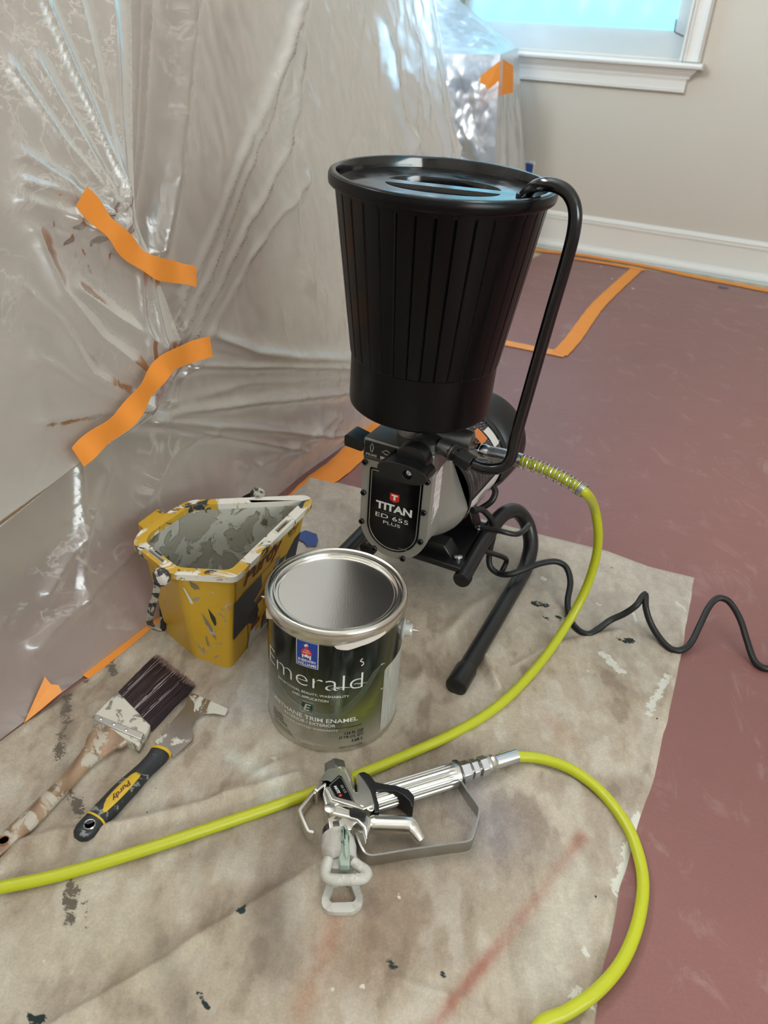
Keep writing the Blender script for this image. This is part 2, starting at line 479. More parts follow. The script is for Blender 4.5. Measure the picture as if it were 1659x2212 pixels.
wpart('torn_edge', MB().tube([on_plane(x_, y_, RN, V_BACK + .004) for x_, y_ in ((1461, 42), (1459, 56), (1457, 68), (1462, 72), (1468, 74), (1472, 77), (1477, 78))], .0022, 6), plain('dark_tear', (30, 34, 40), .7), bevel=0)

# ---- plastic over that window
def film_mat(name, color, transp=.3, transl=.35, gloss_rough=.18, bump=.5, bscale=60, tint=None, stretch=(1, 1, 1), crinkle=1., coat=.35, blur=0., facing=False):
    t = NT(name); c = lin(color)
    vec = t.coord(stretch)
    n1 = t.noise(bscale, 3, .6, vec, .8); n2 = t.noise(bscale * .28, 3, .55, vec, 1.6)
    v = t.n('ShaderNodeTexVoronoi'); v.feature = 'DISTANCE_TO_EDGE'; v.inputs['Scale'].default_value = bscale * .35; t.l(vec, v.inputs['Vector'])
    ridg = t.math('ABSOLUTE', t.math('SUBTRACT', n2, .5))
    h = t.math('ADD', t.math('ADD', t.math('MULTIPLY', n1, .35), t.math('MULTIPLY', ridg, 1.1 * crinkle)), t.math('MULTIPLY', v.outputs['Distance'], .25 * crinkle))
    nr = t.bump(h, bump, .006)
    dif = t.n('ShaderNodeBsdfDiffuse'); dif.inputs[0].default_value = (*c, 1); t.l(nr, dif.inputs['Normal'])
    trl = t.n('ShaderNodeBsdfTranslucent'); trl.inputs[0].default_value = (*c, 1); t.l(nr, trl.inputs['Normal'])
    if blur:
        tr = t.n('ShaderNodeBsdfRefraction'); tr.inputs['IOR'].default_value = 1.22; tr.inputs['Roughness'].default_value = blur
    else: tr = t.n('ShaderNodeBsdfTransparent')
    gl = t.n('ShaderNodeBsdfGlossy'); gl.inputs['Roughness'].default_value = gloss_rough; t.l(nr, gl.inputs['Normal'])
    m1 = t.n('ShaderNodeMixShader'); m1.inputs[0].default_value = transl; t.l(dif.outputs[0], m1.inputs[1]); t.l(trl.outputs[0], m1.inputs[2])
    m2 = t.n('ShaderNodeMixShader'); t.l(m1.outputs[0], m2.inputs[1]); t.l(tr.outputs[0], m2.inputs[2])
    if facing:      # film looks clear head-on and milky where it turns away, with whitened stretch marks
        lw = t.n('ShaderNodeLayerWeight'); lw.inputs['Blend'].default_value = .5; t.l(nr, lw.inputs['Normal'])
        clear = t.ramp(lw.outputs['Facing'], [(.10, transp), (.85, transp * .30)])
        vein = t.math('MULTIPLY', t.ramp(t.math('ABSOLUTE', t.math('SUBTRACT', t.noise(bscale * .5, 4, .65, vec, 1.2), .5)), [(.0, 1.), (.030, 0.)]), t.ramp(t.noise(bscale * .22, 1, .5, vec), [(.50, 0.), (.60, .75)]))
        t.l(t.math('MULTIPLY', clear, t.math('SUBTRACT', 1., vein)), m2.inputs[0])
    else: m2.inputs[0].default_value = transp
    fr = t.n('ShaderNodeLayerWeight'); fr.inputs['Blend'].default_value = coat; t.l(nr, fr.inputs['Normal'])
    fac = t.math('ADD', t.math('MULTIPLY', fr.outputs['Fresnel'], .8), .07 if facing else .03)
    m3 = t.n('ShaderNodeMixShader'); t.l(fac, m3.inputs[0]); t.l(m2.outputs[0], m3.inputs[1]); t.l(gl.outputs[0], m3.inputs[2])
    t.l(m3.outputs[0], t.out.inputs[0]); return t.m
M_FILM = film_mat('window_plastic_film', (232, 240, 244), .50, .5, .25, .10, 14)
nu, nz = 90, 70
uu = np.linspace(W0 + .012, W1 - .012, nu); zz = np.linspace(WZ0 + .012, WZ1 - .02, nz)
P = np.zeros((nz, nu, 3))
for i, z in enumerate(zz):
    fold = .004 * np.sin((uu - W0) * 46 + 3 * np.sin(z * 9)) * math.exp(-((z - .87) / .05) ** 2) + .006 * fbm(uu * 9, np.full(nu, z * 9), 4, 5)
    off = .018 - .012 * math.exp(-((z - WZ0) / .09) ** 2) + fold * .8
    for j, u in enumerate(uu): P[i, j] = RM(u, V_BACK + .034 - off[j] * .8, z)
o = MB().grid(P).obj('window_plastic_film', M_FILM, smooth=180)
tag(o, 'clear plastic film taped over the sash of the bright window', 'plastic sheet')

# ---- baseboard
mb = MB()
uprofile(mb, [(0, 0), (.016, 0), (.016, .118), (.020, .121), (.020, .127), (.015, .130), (.019, .135), (.017, .141), (.010, .145), (.008, .150), (0, .150)], U_LEFT, U_RIGHT)
bb = tag(mb.obj('baseboard_back', M_TRIM, smooth=30), kind='structure')
mb = MB(); uprofile(mb, [(.016, .003), (.034, .003), (.034, .012), (.030, .022), (.023, .029), (.016, .031)], U_LEFT, U_RIGHT)
o = mb.obj('shoe_moulding', M_TRIM, parent=bb, smooth=50)
M_CAULK = plain('grey_caulk_gap', (104, 110, 110), .7)
# paint spilled along the bare edge of the floor
mb = MB(); e = [(U_LEFT + .1 + k * .08) for k in range(54)]
outer = [(u, V_BACK - .033) for u in e] + [(u, V_BACK - .066 - .022 * vnoise(u * 6, 2, 4)) for u in reversed(e)]
mb.prism(outer, .0004, .0016, M=lambda q: RM(q[0], q[1], q[2]))
tag(mb.obj('paint_smear', plain('dried_trim_paint', (205, 212, 210), .5), smooth=0), 'strip of pale paint smeared on the bare floor along the baseboard', 'paint')

# ---- red rosin paper on the floor
t = NT('red_rosin_paper')
base = t.mix(t.noise(2.2, 5, .6), lin((126, 81, 77)), lin((144, 97, 92)))
base = t.mix(t.math('MULTIPLY', t.ramp(t.noise(420, 2, .5), [(.35, 0.), (.75, 1.)]), .22), base, lin((98, 60, 57)))
scr = t.noise(9, 8, .7, t.coord((1, .5, 1)), 2.5)
base = t.mix(t.math('MULTIPLY', t.ramp(scr, [(.56, 0.), (.82, 1.)]), .38), base, lin((206, 180, 174)))
vo = t.n('ShaderNodeTexVoronoi'); vo.feature = 'F1'; vo.inputs['Scale'].default_value = 7.5; t.l(t.coord(), vo.inputs['Vector'])
dots = t.math('MULTIPLY', t.ramp(vo.outputs['Distance'], [(.035, 1.), (.05, 0.)]), t.ramp(t.noise(5, 2), [(.5, 0.), (.52, 1.)]))
base = t.mix(dots, base, lin((236, 232, 226)))
wr = t.noise(3.0, 6, .6, t.coord((1, 2.2, 1)), .8)
t.principled(base, .40, 0, t.bump(t.math('ADD', wr, t.math('MULTIPLY', t.noise(300, 3), .08)), .4, .012), .62)
M_PAPER = t.m
edge_px = [(1100, 531), (1165, 545), (1250, 556), (1320, 568), (1400, 584), (1500, 604), (1590, 620), (1659, 634)]
edge = [(float(q @ RU), float(q @ RN)) for q in (G(*e) for e in edge_px)]
eu = [q[0] for q in edge]; ev = [q[1] for q in edge]
us = np.linspace(-.98, U_RIGHT - .02, 120)
vtop = np.interp(us, eu, ev, left=ev[0], right=ev[-1]) + .01 * (vnoise(us * 9, 0, 2) - .5)
P = np.zeros((90, 120, 3))
for i, k in enumerate(np.linspace(0, 1, 90)):
    vv = (V_FRONT + .02) * (1 - k) + vtop * k
    z = .0012 + .0016 * fbm(us * 3, vv * 5, 3, 9)
    P[i] = us[:, None] * RU + vv[:, None] * RN + np.c_[np.zeros(120), np.zeros(120), z]
tag(MB().grid(P).obj('rosin_paper', M_PAPER, smooth=180), 'brick red rosin paper spread over the whole floor', 'floor paper', kind='structure')

# ---- orange masking tape
def tape_mat(name, color):
    t = NT(name); c = lin(color)
    cr = t.noise(260, 4, .6, t.coord((1, 1, 1)))
    col = t.mix(t.noise(40, 4), tuple(x * .9 for x in c), c)
    dif = t.principled(col, .6, 0, t.bump(cr, .35, .0006), .35)
    return t.m
M_TAPE = tape_mat('orange_masking_tape', (240, 148, 56))
M_TAPE_PALE = tape_mat('orange_masking_tape_floor', (243, 160, 84))
M_BLUE = tape_mat('blue_masking_tape', (62, 82, 140))
def floor_tape(name, px, width, label, mat, z=.0042, ends=True, group=None):
    pts = [G(*q, z) for q in px]; pts = smooth_path(pts, 6)
    L = []; R = []
    for i, q in enumerate(pts):
        tn = pts[min(i + 1, len(pts) - 1)] - pts[max(i - 1, 0)]; tn /= np.linalg.norm(tn)
        nn = np.array([-tn[1], tn[0], 0]); j = .0008 * math.sin(i * 2.1)
        L.append((q + nn * (width / 2 + j))[:2]); R.append((q - nn * (width / 2 - j))[:2])
    mb = MB().prism([tuple(q) for q in L + R[::-1]], z - .0006, z + .0002)
    return tag(mb.obj(name, mat, smooth=0), label, 'tape', group)
floor_tape('masking_tape', [(1120, 534), (1168, 541), (1246, 549), (1320, 561), (1400, 575), (1500, 597), (1590, 614), (1690, 634)], .050, 'long orange tape sealing the red paper edge along the baseboard', M_TAPE, .0046)
floor_tape('masking_tape', [(1232, 557), (1300, 567), (1360, 577), (1394, 583)], .034, 'short second orange tape strip just inside the long baseboard tape', M_TAPE, .0052)
floor_tape('masking_tape', [(1374, 582), (1330, 622), (1292, 659), (1268, 690), (1240, 730), (1208, 765)], .048, 'slanting bent orange tape strip crossing the red paper towards the wall', M_TAPE, .0054)
floor_tape('masking_tape', [(980, 718), (1090, 740), (1150, 752), (1221, 766)], .046, 'orange tape strip on red paper ending at the slanting strip, behind the hopper', M_TAPE_PALE, .0048)
floor_tape('masking_tape', [(840, 905), (780, 962), (735, 1006), (690, 1040), (640, 1090)], .058, 'orange tape on the floor beside the sprayer prime handle', M_TAPE, .0044)
floor_tape('masking_tape', [(420, 1290), (345, 1345), (250, 1420), (190, 1465)], .034, 'orange tape peeking out between plastic sheet and drop cloth behind the pail', M_TAPE, .0044)
floor_tape('masking_tape', [(1552, 618), (1574, 622)], .012, 'tiny blue tape scrap lying by the far baseboard', M_BLUE, .0062)

# ================================================================== plastic sheeting on the left
LEAN = .235
SH_N = RU + np.array([0, 0, LEAN])
def SV(x, y, off=0.):
    """survey helper: (v, z) on the leaning sheet"""
    q = on_plane(x, y, SH_N, -.72 + off); return float(q @ RN), float(q[2])
def sheet_point(v, z, d=0.):
    return RM(-.72 - LEAN * z + d, v, z)
def ridges(V, Z, lst):
    D = np.zeros_like(V)
    for px, amp, w in lst:
        pts = [SV(*q) for q in px]
        d = poly_dist(V, Z, pts)
        D += amp * np.exp(-(np.sqrt(d * d + (w * .25) ** 2) - w * .25) / w)
    return D
def fan(V, Z, centre, angles, amp, width, reach, decay):
    c = SV(*centre); dv, dz = V - c[0], Z - c[1]; r = np.hypot(dv, dz) + 1e-6; th = np.arctan2(dz, dv); D = np.zeros_like(V)
    for a, k in angles:
        da = np.abs((th - math.radians(a) + math.pi) % (2 * math.pi) - math.pi)
        D += k * np.exp(-da / math.radians(width))
    return amp * D * np.clip(r / reach, 0, 1) * np.exp(-r / decay)

M_SHEET = film_mat('clear_plastic_sheeting', (236, 228, 218), .56, .45, .20, .45, 22, crinkle=1.2, coat=.30, blur=.60, facing=True)
M_SHEET2 = film_mat('clear_plastic_sheeting_folded', (236, 230, 222), .55, .42, .24, .28, 26, crinkle=1.0, coat=.26, facing=True)
back_ridges = [
    ([(285, 475), (313, 0), (320, -150)], .010, .005), ([(352, 545), (372, 300), (402, 0), (415, -150)], .022, .016), ([(268, 470), (283, 120), (290, -100)], .012, .008),
    ([(330, 845), (440, 600), (560, 260), (645, -20)], .016, .007), ([(300, 885), (430, 560), (600, 120), (650, -60)], .012, .005), ([(345, 865), (520, 500), (612, 320), (640, 100)], .014, .006),
    ([(360, 870), (560, 520), (660, 380)], .010, .005), ([(630, 60), (640, 280), (650, 420)], .005, .010), ([(700, 40), (705, 160)], .008, .010), ([(610, 240), (620, 420), (660, 620)], .005, .012),
    ([(456, 731), (540, 762), (640, 772), (760, 775)], .020, .010), ([(400, 790), (560, 792), (760, 793)], .018, .008), ([(301, 898), (520, 872), (760, 845)], .022, .010),
    ([(301, 905), (520, 925), (755, 948)], .020, .008), ([(301, 912), (480, 945), (660, 976)], .016, .007), ([(320, 880), (520, 830), (760, 815)], .012, .012),
    ([(560, 1010), (640, 960), (720, 900)], .012, .010), ([(600, 1030), (690, 950), (740, 905)], .010, .006), ([(165, 1000), (166, 1150), (164, 1290)], .010, .006),
    ([(280, 1120), (380, 980), (450, 930)], .008, .010), ([(60, 1390), (200, 1250), (330, 1130)], .010, .010), ([(90, 1280), (180, 1130), (230, 1020)], .008, .008),
    ([(850, 430), (880, 300), (900, 100)], .014, .014), ([(830, 60), (860, 260), (900, 360)], .016, .016), ([(960, 330), (940, 180), (930, 0)], .010, .01), ([(1000, 300), (960, 400), (930, 520)], .012, .008)]
nv, nz = 420, 330
vv = np.linspace(-.45, 2.03, nv); zz = np.concatenate([np.linspace(0, 1.0, 290), np.linspace(1.005, 1.22, 40)])
V, Z = np.meshgrid(vv, zz)
D = ridges(V, Z, back_ridges)
D = D * 1.05 + .014 * (fbm(V * 4, Z * 3, 2, 11) - .5) + .003 * np.abs(fbm(V * 17 + 3 * Z, Z * 8, 3, 15) - .5) * 2
cr = np.clip((V - .75) / .5, 0, 1); D += cr * .014 * (np.abs(fbm(V * 22, Z * 11, 4, 21) - .5) * 2)
for c in ((300, 905), (300, 560)):
    cv = SV(*c); r = np.hypot(V - cv[0], Z - cv[1]); D -= .02 * np.exp(-(r / .10) ** 2)
flare = np.exp(-Z / .07) * np.interp(V, [.3, .67, .95, 1.15, 2.], [.034, .040, -.012, -.028, -.022])
curl = -.012 * np.clip((V - 1.95) / .08, 0, 1) ** 2
vend = V + np.where(V > 1.4, (V - 1.4) / .63 * (.10 - .16 * Z), 0)           # the free end spreads at the floor
endscale = (1 - np.exp(-Z / .03))
P = sheet_point(0, 0)[None, None] * 0 + (-.72 - LEAN * Z + flare + curl + D * endscale)[..., None] * RU + vend[..., None] * RN + Z[..., None] * np.array([0, 0, 1.])
P[..., 2] += .003
# over the top, back across the furniture
top = []
for k in range(1, 26):
    a = k / 25
    row = P[-1].copy(); row[:, :2] -= (RU[:2] * (.56 * a))[None]; row[:, 2] += .035 * math.sin(min(1, a * 4) * math.pi / 2) - .01 * a + .008 * (fbm(vv * 8, np.full(nv, a * 6), 3, 31) - .5)
    top.append(row)
P = np.concatenate([P, np.array(top)])
o = MB().grid(P).obj('plastic_sheet', M_SHEET, smooth=180)
tag(o, 'large clear plastic sheet draped over furniture, reaching the floor behind the yellow pail', 'plastic sheet')

# the second sheet, taped over the first along its edge
edge_px = [(243, -190), (248, 0), (252, 250), (255, 470), (292, 548), (318, 620), (345, 690), (370, 755), (345, 805), (300, 885), (240, 925), (165, 972), (80, 1035), (0, 1098), (-180, 1240)]
B = np.array([SV(*q) for q in edge_px]); seg = np.r_[0, np.cumsum(np.hypot(*np.diff(B, axis=0).T))]
nt, ns = 300, 200
tt = np.linspace(0, seg[-1], nt); Bv = np.interp(tt, seg, B[:, 0]); Bz = np.interp(tt, seg, B[:, 1])
k9 = np.ones(9) / 9
for _ in range(2):
    Bv = np.r_[Bv[:4], np.convolve(Bv, k9, 'valid'), Bv[-4:]]; Bz = np.r_[Bz[:4], np.convolve(Bz, k9, 'valid'), Bz[-4:]]
Lv = np.full(nt, -.45); Lz = np.interp(tt, [0, seg[3], seg[8], seg[11], seg[-1]], [Bz[0], .82, .45, .22, min(Bz[-1], .06)])
ss = np.linspace(0, 1, ns)[None] ** 1.3
V = Bv[:, None] * (1 - ss) + Lv[:, None] * ss; Z = Bz[:, None] * (1 - ss) + Lz[:, None] * ss
left_ridges = [
    ([(54, 0), (140, 200), (223, 395), (250, 500)], .020, .008), ([(34, 128), (110, 260), (219, 440)], .018, .010), ([(-20, 140), (90, 300), (190, 420)], .020, .008),
    ([(0, 324), (90, 380), (180, 445)], .018, .008), ([(0, 381), (90, 405), (180, 452)], .020, .007), ([(130, 0), (180, 200), (230, 420)], .012, .007), ([(200, 0), (222, 250), (245, 470)], .012, .007),
    ([(0, 420), (110, 460), (230, 530), (280, 560)], .022, .012), ([(28, 486), (90, 620), (180, 720), (300, 810)], .018, .012), ([(127, 613), (220, 680), (320, 740)], .016, .009),
    ([(280, 560), (300, 640), (330, 790)], .014, .006), ([(260, 560), (275, 680), (310, 830)], .012, .006), ([(0, 610), (90, 690), (160, 800), (300, 870)], .012, .012),
    ([(100, 470), (180, 500), (260, 530)], .016, .008), ([(-40, 1110), (80, 1028), (165, 965), (290, 895)], .014, .010), ([(60, 900), (180, 880), (300, 870)], .010, .008), ([(40, 760), (170, 840), (290, 870)], .010, .008)]
D = ridges(V, Z, left_ridges)
D = D * .5 + .014 * (fbm(V * 4, Z * 4, 2, 41) - .5) + .002 * np.abs(fbm(V * 20, Z * 14, 3, 45) - .5) * 2
c1 = SV(185, 470); r = np.hypot((V - c1[0]) * 1., (Z - c1[1]) * 1.6); D += .020 * np.exp(-(r / .07) ** 2) * (np.abs(fbm(V * 40, Z * 40, 3, 47) - .5) * 2.4)
D = D * np.clip(ss / .02, .35, 1)
P = (-.72 - LEAN * Z + .028 + D)[..., None] * RU + V[..., None] * RN + Z[..., None] * np.array([0, 0, 1.])
o = MB().grid(P).obj('plastic_sheet', M_SHEET2, smooth=180)
tag(o, 'smaller clear plastic sheet at the left edge, pinched by two orange tapes', 'plastic sheet')

# tape strips over the two sheets
def sheet_tape(px, offs, width, label):
    pts = smooth_path([on_plane(x, y, SH_N, -.72 + d) for (x, y), d in zip(px, offs)], 7)
    nrm = SH_N / np.linalg.norm(SH_N); ups = []
    for i in range(len(pts)):
        tn = pts[min(i + 1, len(pts) - 1)] - pts[max(i - 1, 0)]; tn /= np.linalg.norm(tn)
        ups.append(np.cross(nrm, tn) + nrm * .25 * math.sin(i * .45))
    o = MB().strip(pts, width, .0005, np.array(ups)).obj('masking_tape', M_TAPE, smooth=60)
    return tag(o, label, 'tape')
sheet_tape([(176, 424), (215, 468), (256, 512), (290, 548), (335, 578), (380, 588), (424, 597)], [.070, .068, .066, .062, .058, .050, .044], .031, 'upper curling orange tape holding the left plastic sheet, slanting down to the right')
sheet_tape([(456, 748), (410, 762), (362, 786), (330, 822), (300, 868), (262, 912), (210, 950), (168, 988)], [.046, .048, .054, .058, .058, .056, .050, .048], .031, 'lower twisted orange tape on the plastic sheet, running down to the left')

# what stands behind the sheet
M_CAST_K = plain('dull_brass_knob', (150, 126, 84), .4, .9)
M_WOOD_B = plain('brown_wood', (142, 110, 82), .5, var=.12, vscale=6)
M_WOOD_L = plain('tan_wood', (176, 142, 106), .5, var=.10, vscale=6)
cabt = empty('hutch', RM(-1.38, .55, 0), ROOM)
def cpart(name, c, d, m=M_WOOD_B, p=None):
    return MB().box(c, d).obj(name, m, p or cabt, bevel=.004)
cpart('body', (-.02, 0, .42), (.46, 1.86, .72)); cpart('plinth', (-.04, 0, .03), (.42, 1.80, .06)); cpart('counter', (.0, 0, .795), (.52, 1.92, .03), M_WOOD_L)
for k in range(4):
    dr = cpart('door', (.222, -.69 + k * .46, .42), (.02, .44, .66)); MB().lathe([(.006, 0), (.006, .010), (.012, .014), (.010, .022), (0, .024)], 16, dirM((.232, -.52 + k * .46 - (.34 if k % 2 else 0), .60), (1, 0, 0))).obj('knob', M_CAST_K, dr)
cpart('upper_case', (-.10, 0, .985), (.30, 1.86, .35), M_WOOD_L); cpart('top', (-.09, 0, 1.172), (.36, 1.92, .026), M_WOOD_L)
tag(cabt, 'brown wooden hutch blurred behind the large plastic sheet', 'hutch')

# covered piece in the far corner below the window
M_COVER = film_mat('blue_lit_plastic_cover', (196, 208, 224), .30, .40, .33, .5, 14, crinkle=1.3, coat=.62)  # blue of the window light is tinted into this clear film's colour
cvp = {'c': (-1.2, 3.2, .735), 'fl': (-1.74, 3.12, .70), 'bl': (-1.74, 3.55, 1.02), 'br': (-1.24, 3.50, .76), 'gf': (-1.10, 3.08, .0), 'gl': (-1.74, 3.0, .0), 'gb': (-1.06, 3.50, .0)}
for k in cvp: cvp[k] = np.array(cvp[k])
def bil(a, b, c, d, n, m, amp, seed, drape=0.):
    s, t_ = np.meshgrid(np.linspace(0, 1, n), np.linspace(0, 1, m))
    Q = (a[None, None] * ((1 - s) * (1 - t_))[..., None] + b[None, None] * (s * (1 - t_))[..., None] + c[None, None] * (s * t_)[..., None] + d[None, None] * ((1 - s) * t_)[..., None])
    nrm = np.cross(b - a, d - a); nrm = nrm / np.linalg.norm(nrm); e = np.minimum.reduce([s, 1 - s, t_, 1 - t_]) * 6
    w = amp * (np.abs(fbm(s * 7 + t_ * 2, t_ * 5, 4, seed) - .5) * 2 - .3) + drape * np.sin(s * 21 + 2 * t_) * t_
    Q = Q + nrm[None, None] * (w * np.clip(e, 0, 1))[..., None]
    return Q[..., 0:1] * RU + Q[..., 1:2] * RN + Q[..., 2:3] * np.array([0, 0, 1.])
mb = MB()
mb.grid(bil(cvp['c'], cvp['fl'], cvp['gl'], cvp['gf'], 90, 90, .035, 51, .01)); mb.grid(bil(cvp['c'], cvp['br'], cvp['bl'], cvp['fl'], 60, 60, .02, 53)); mb.grid(bil(cvp['br'], cvp['c'], cvp['gf'], cvp['gb'], 40, 90, .02, 55, .008))
tag(mb.obj('plastic_cover', M_COVER, smooth=180), 'crinkled plastic cover shining blue on the corner piece under the window', 'plastic sheet')
rad = empty('low_cabinet', RM(-1.47, 3.36, 0), ROOM)
for nm, c, d in (('body', (0, 0, .33), (.42, .24, .56)), ('top', (0, -.005, .63), (.46, .27, .03)), ('plinth', (0, .0, .03), (.38, .2, .06))):
    MB().box(c, d).obj(nm, M_WOOD_B, rad, bevel=.004)
tag(rad, 'low brown cabinet under the crinkled plastic cover in the corner', 'cabinet')
cn = RM(*cvp['c'])
mb = MB(); q = [RM(-1.192, 3.185, .715), RM(-1.262, 3.178, .66), RM(-1.252, 3.168, .545), RM(-1.178, 3.19, .60)]
q2 = [RM(-1.188, 3.20, .72), RM(-1.168, 3.27, .70), RM(-1.155, 3.27, .61), RM(-1.172, 3.19, .60)]
mb.add(q + q2, [(0, 1, 2, 3), (4, 5, 6, 7)])
tag(mb.obj('masking_tape', M_TAPE, smooth=0, solid=.0008), 'orange tape folded round the corner of the plastic cover below the window', 'tape')
# blue tape on the wall socket
wp = on_plane(1137, 362, RN, V_BACK - .004); wu, wz = float(wp @ RU), float(wp[2])
sock = empty('wall_socket', RM(wu, V_BACK, wz - .03), ROOM)
MB().box((0, -.003, 0), (.07, .006, .115)).obj('cover_plate', M_TRIM, sock, bevel=.002)
MB().prism(rounded([(-.030, -.05), (.030, -.052), (.033, .046), (.012, .050), (-.026, .047)], .004), 0, .0012, M=lambda q: np.array([q[0], -.0068 - q[2], q[1]])).obj('blue_tape', M_BLUE, sock, smooth=0)
MB().prism([(-.022, .048), (-.012, .062), (-.004, .05), (.008, .066), (.014, .05), (.026, .058), (.03, .046)], 0, .001, M=lambda q: np.array([q[0], -.0066 - q[2], q[1]])).obj('torn_fringe', plain('torn_tape_fringe', (190, 196, 205), .6), sock, smooth=0)
tag(sock, 'wall socket masked with blue tape behind the black hopper', 'socket')

# ================================================================== canvas drop cloth
TL = [(672, 1030), (760, 1052), (900, 1088), (1060, 1128), (1180, 1160), (1310, 1192), (1400, 1226), (1499, 1250)]
RT = [(1499, 1250), (1470, 1420), (1440, 1560), (1412, 1680), (1384, 1765), (1362, 1840), (1340, 1920), (1312, 2050), (1290, 2160), (1283, 2230)]
LF = [(672, 1030), (560, 1130), (440, 1245), (340, 1345), (230, 1437), (130, 1510), (50, 1568), (-10, 1612), (-180, 1740)]
topE = [G(*q)[:2] for q in TL]; rightE = [G(*q)[:2] for q in RT] + [np.array([.19, .16]), np.array([.17, -.05])]
leftE = [G(*q)[:2] for q in LF] + [np.array([-.72, .25]), np.array([-.80, -.05])]
def resample(pts, n):
    pts = np.array(pts); s = np.r_[0, np.cumsum(np.hypot(*np.diff(pts, axis=0).T))]; t_ = np.linspace(0, s[-1], n)
    return np.c_[np.interp(t_, s, pts[:, 0]), np.interp(t_, s, pts[:, 1])]
na, nb = 300, 330
Tt = resample(topE, na); Bt = resample([leftE[-1], rightE[-1]], na); Lt = resample(leftE, nb); Rt = resample(rightE, nb)
jit = np.cumsum(_rng.randn(nb)) * .0002; Rt[:, 0] += .002 * (vnoise(np.arange(nb) * .12, np.zeros(nb), 6) - .5)
s, t_ = np.meshgrid(np.linspace(0, 1, na), np.linspace(0, 1, nb)); s3, t3 = s[..., None], t_[..., None]
XY = (1 - t3) * Tt[None] + t3 * Bt[None] + (1 - s3) * Lt[:, None] + s3 * Rt[:, None] - ((1 - s3) * (1 - t3) * Tt[0] + s3 * (1 - t3) * Tt[-1] + (1 - s3) * t3 * Bt[0] + s3 * t3 * Bt[-1])
X, Y = XY[..., 0], XY[..., 1]
def gpath(px): return [G(*q)[:2] for q in px]
folds = [([(-40, 1930), (0, 1900), (45, 1838), (120, 1816), (210, 1808), (330, 1782), (470, 1745), (640, 1690)], .010, .009), ([(120, 2230), (355, 2092), (420, 2045), (640, 1915), (700, 1880)], .009, .007),
         ([(1044, 1428), (1058, 1465), (1072, 1498)], .012, .006), ([(850, 2128), (900, 2150), (990, 2170), (1060, 2215)], .006, .006), ([(540, 1640), (575, 1600), (600, 1560)], .004, .008),
         ([(960, 1380), (1010, 1330), (1060, 1300)], .005, .012), ([(900, 1480), (950, 1420), (990, 1360)], .004, .010), ([(1110, 1450), (1200, 1400), (1340, 1370), (1370, 1400)], .004, .006), ([(480, 1500), (560, 1440), (580, 1380)], .006, .012),
         ([(660, 1100), (720, 1090), (780, 1120)], .006, .012), ([(1150, 1200), (1250, 1230), (1340, 1260)], .004, .008), ([(930, 1560), (1100, 1640), (1300, 1760)], .004, .012), ([(560, 1880), (640, 1800), (700, 1740)], .006, .015), ([(480, 1740), (560, 1680), (640, 1640)], .005, .008)]
H = .0035 + .0045 * fbm(X * 9, Y * 9, 4, 61) + .0016 * fbm(X * 40, Y * 40, 3, 65)
for px, amp, w in folds:
    d = poly_dist(X, Y, gpath(px)); H += amp * np.exp(-(d / w) ** 2)
for (cx, cy, r) in ((-.05, .7455, .10), (.05, .56, .05)):      # pressed flat under the can
    d = np.hypot(X - cx, Y - cy); f = np.clip((d - r * .8) / (r * .4), 0, 1); H = .0040 * (1 - f) + H * f if cx < 0 else H
eg = np.clip(np.minimum.reduce([s, 1 - s, t_ * 1.0]) / .012, 0, 1); H = .0022 + (H - .0022) * eg + .0012 * np.exp(-((np.minimum(t_ * 1.1, 1 - s) - .012) / .006) ** 2)
P = np.dstack([X, Y, H])
Z0 = lin((200, 186, 166)); base = np.ones((nb, na, 3)) * np.array(Z0)
def blot(col, m):
    global base
    base = base * (1 - m[..., None]) + np.array(lin(col)) * m[..., None]
n1 = fbm(X * 5, Y * 5, 5, 71); n2 = fbm(X * 11, Y * 11, 4, 75); n3 = fbm(X * 40, Y * 40, 3, 79); grain = fbm(X * 150, Y * 150, 2, 83)
n4 = fbm(X * 24 + 5, Y * 24, 4, 91); blot((214, 203, 186), np.clip((n1 - .45) * 4, 0, .7)); blot((158, 138, 120), np.clip((.48 - n2) * 3., 0, .42)); blot((146, 122, 104), np.clip((n1 * .5 + n2 * .5 - .57) * 6, 0, .4)); n4 = .5 * n4 + .5 * fbm(X * 70, Y * 30, 4, 95); blot((224, 216, 202), np.clip((n4 - .54) * 5, 0, .45)); blot((136, 116, 100), np.clip((.44 - n4) * 5, 0, .45))
blot((216, 208, 196), np.clip(((Y + .25 * X) - .93) * 3, 0, .5)); 
def soft(px, r): return np.exp(-(poly_dist(X, Y, gpath(px)) / r) ** 2)
blot((146, 118, 94), .6 * soft([(830, 1900), (860, 1980), (780, 2080)], .035) * (.4 + n2)); blot((124, 110, 98), .65 * soft([(640, 1830), (580, 1960), (600, 2080)], .028) * (.3 + n2)); blot((118, 110, 96), .5 * soft([(330, 2000), (370, 2130), (400, 2212)], .012) * (.3 + n3))
blot((170, 92, 72), .75 * soft([(1255, 1815), (1180, 1920), (1060, 2070), (935, 2225)], .007) * np.clip(.2 + n3 * 1.2, 0, 1)); blot((176, 118, 88), .55 * soft([(735, 1960), (690, 2100), (650, 2190)], .012) * (.3 + n3)); blot((186, 140, 118), .35 * soft([(1180, 1560), (1230, 1610)], .012))
blot((128, 110, 100), .5 * soft([(1080, 1850), (980, 1960), (920, 1990)], .05) * (n2)); blot((160, 166, 184), .35 * soft([(1010, 1700), (1060, 1800)], .04)); blot((212, 200, 176), .5 * soft([(60, 2060), (250, 2030)], .05)); blot((180, 190, 205), .3 * soft([(560, 1520), (600, 1480)], .05))  # last blot paints bluish window light onto the cloth beside the can
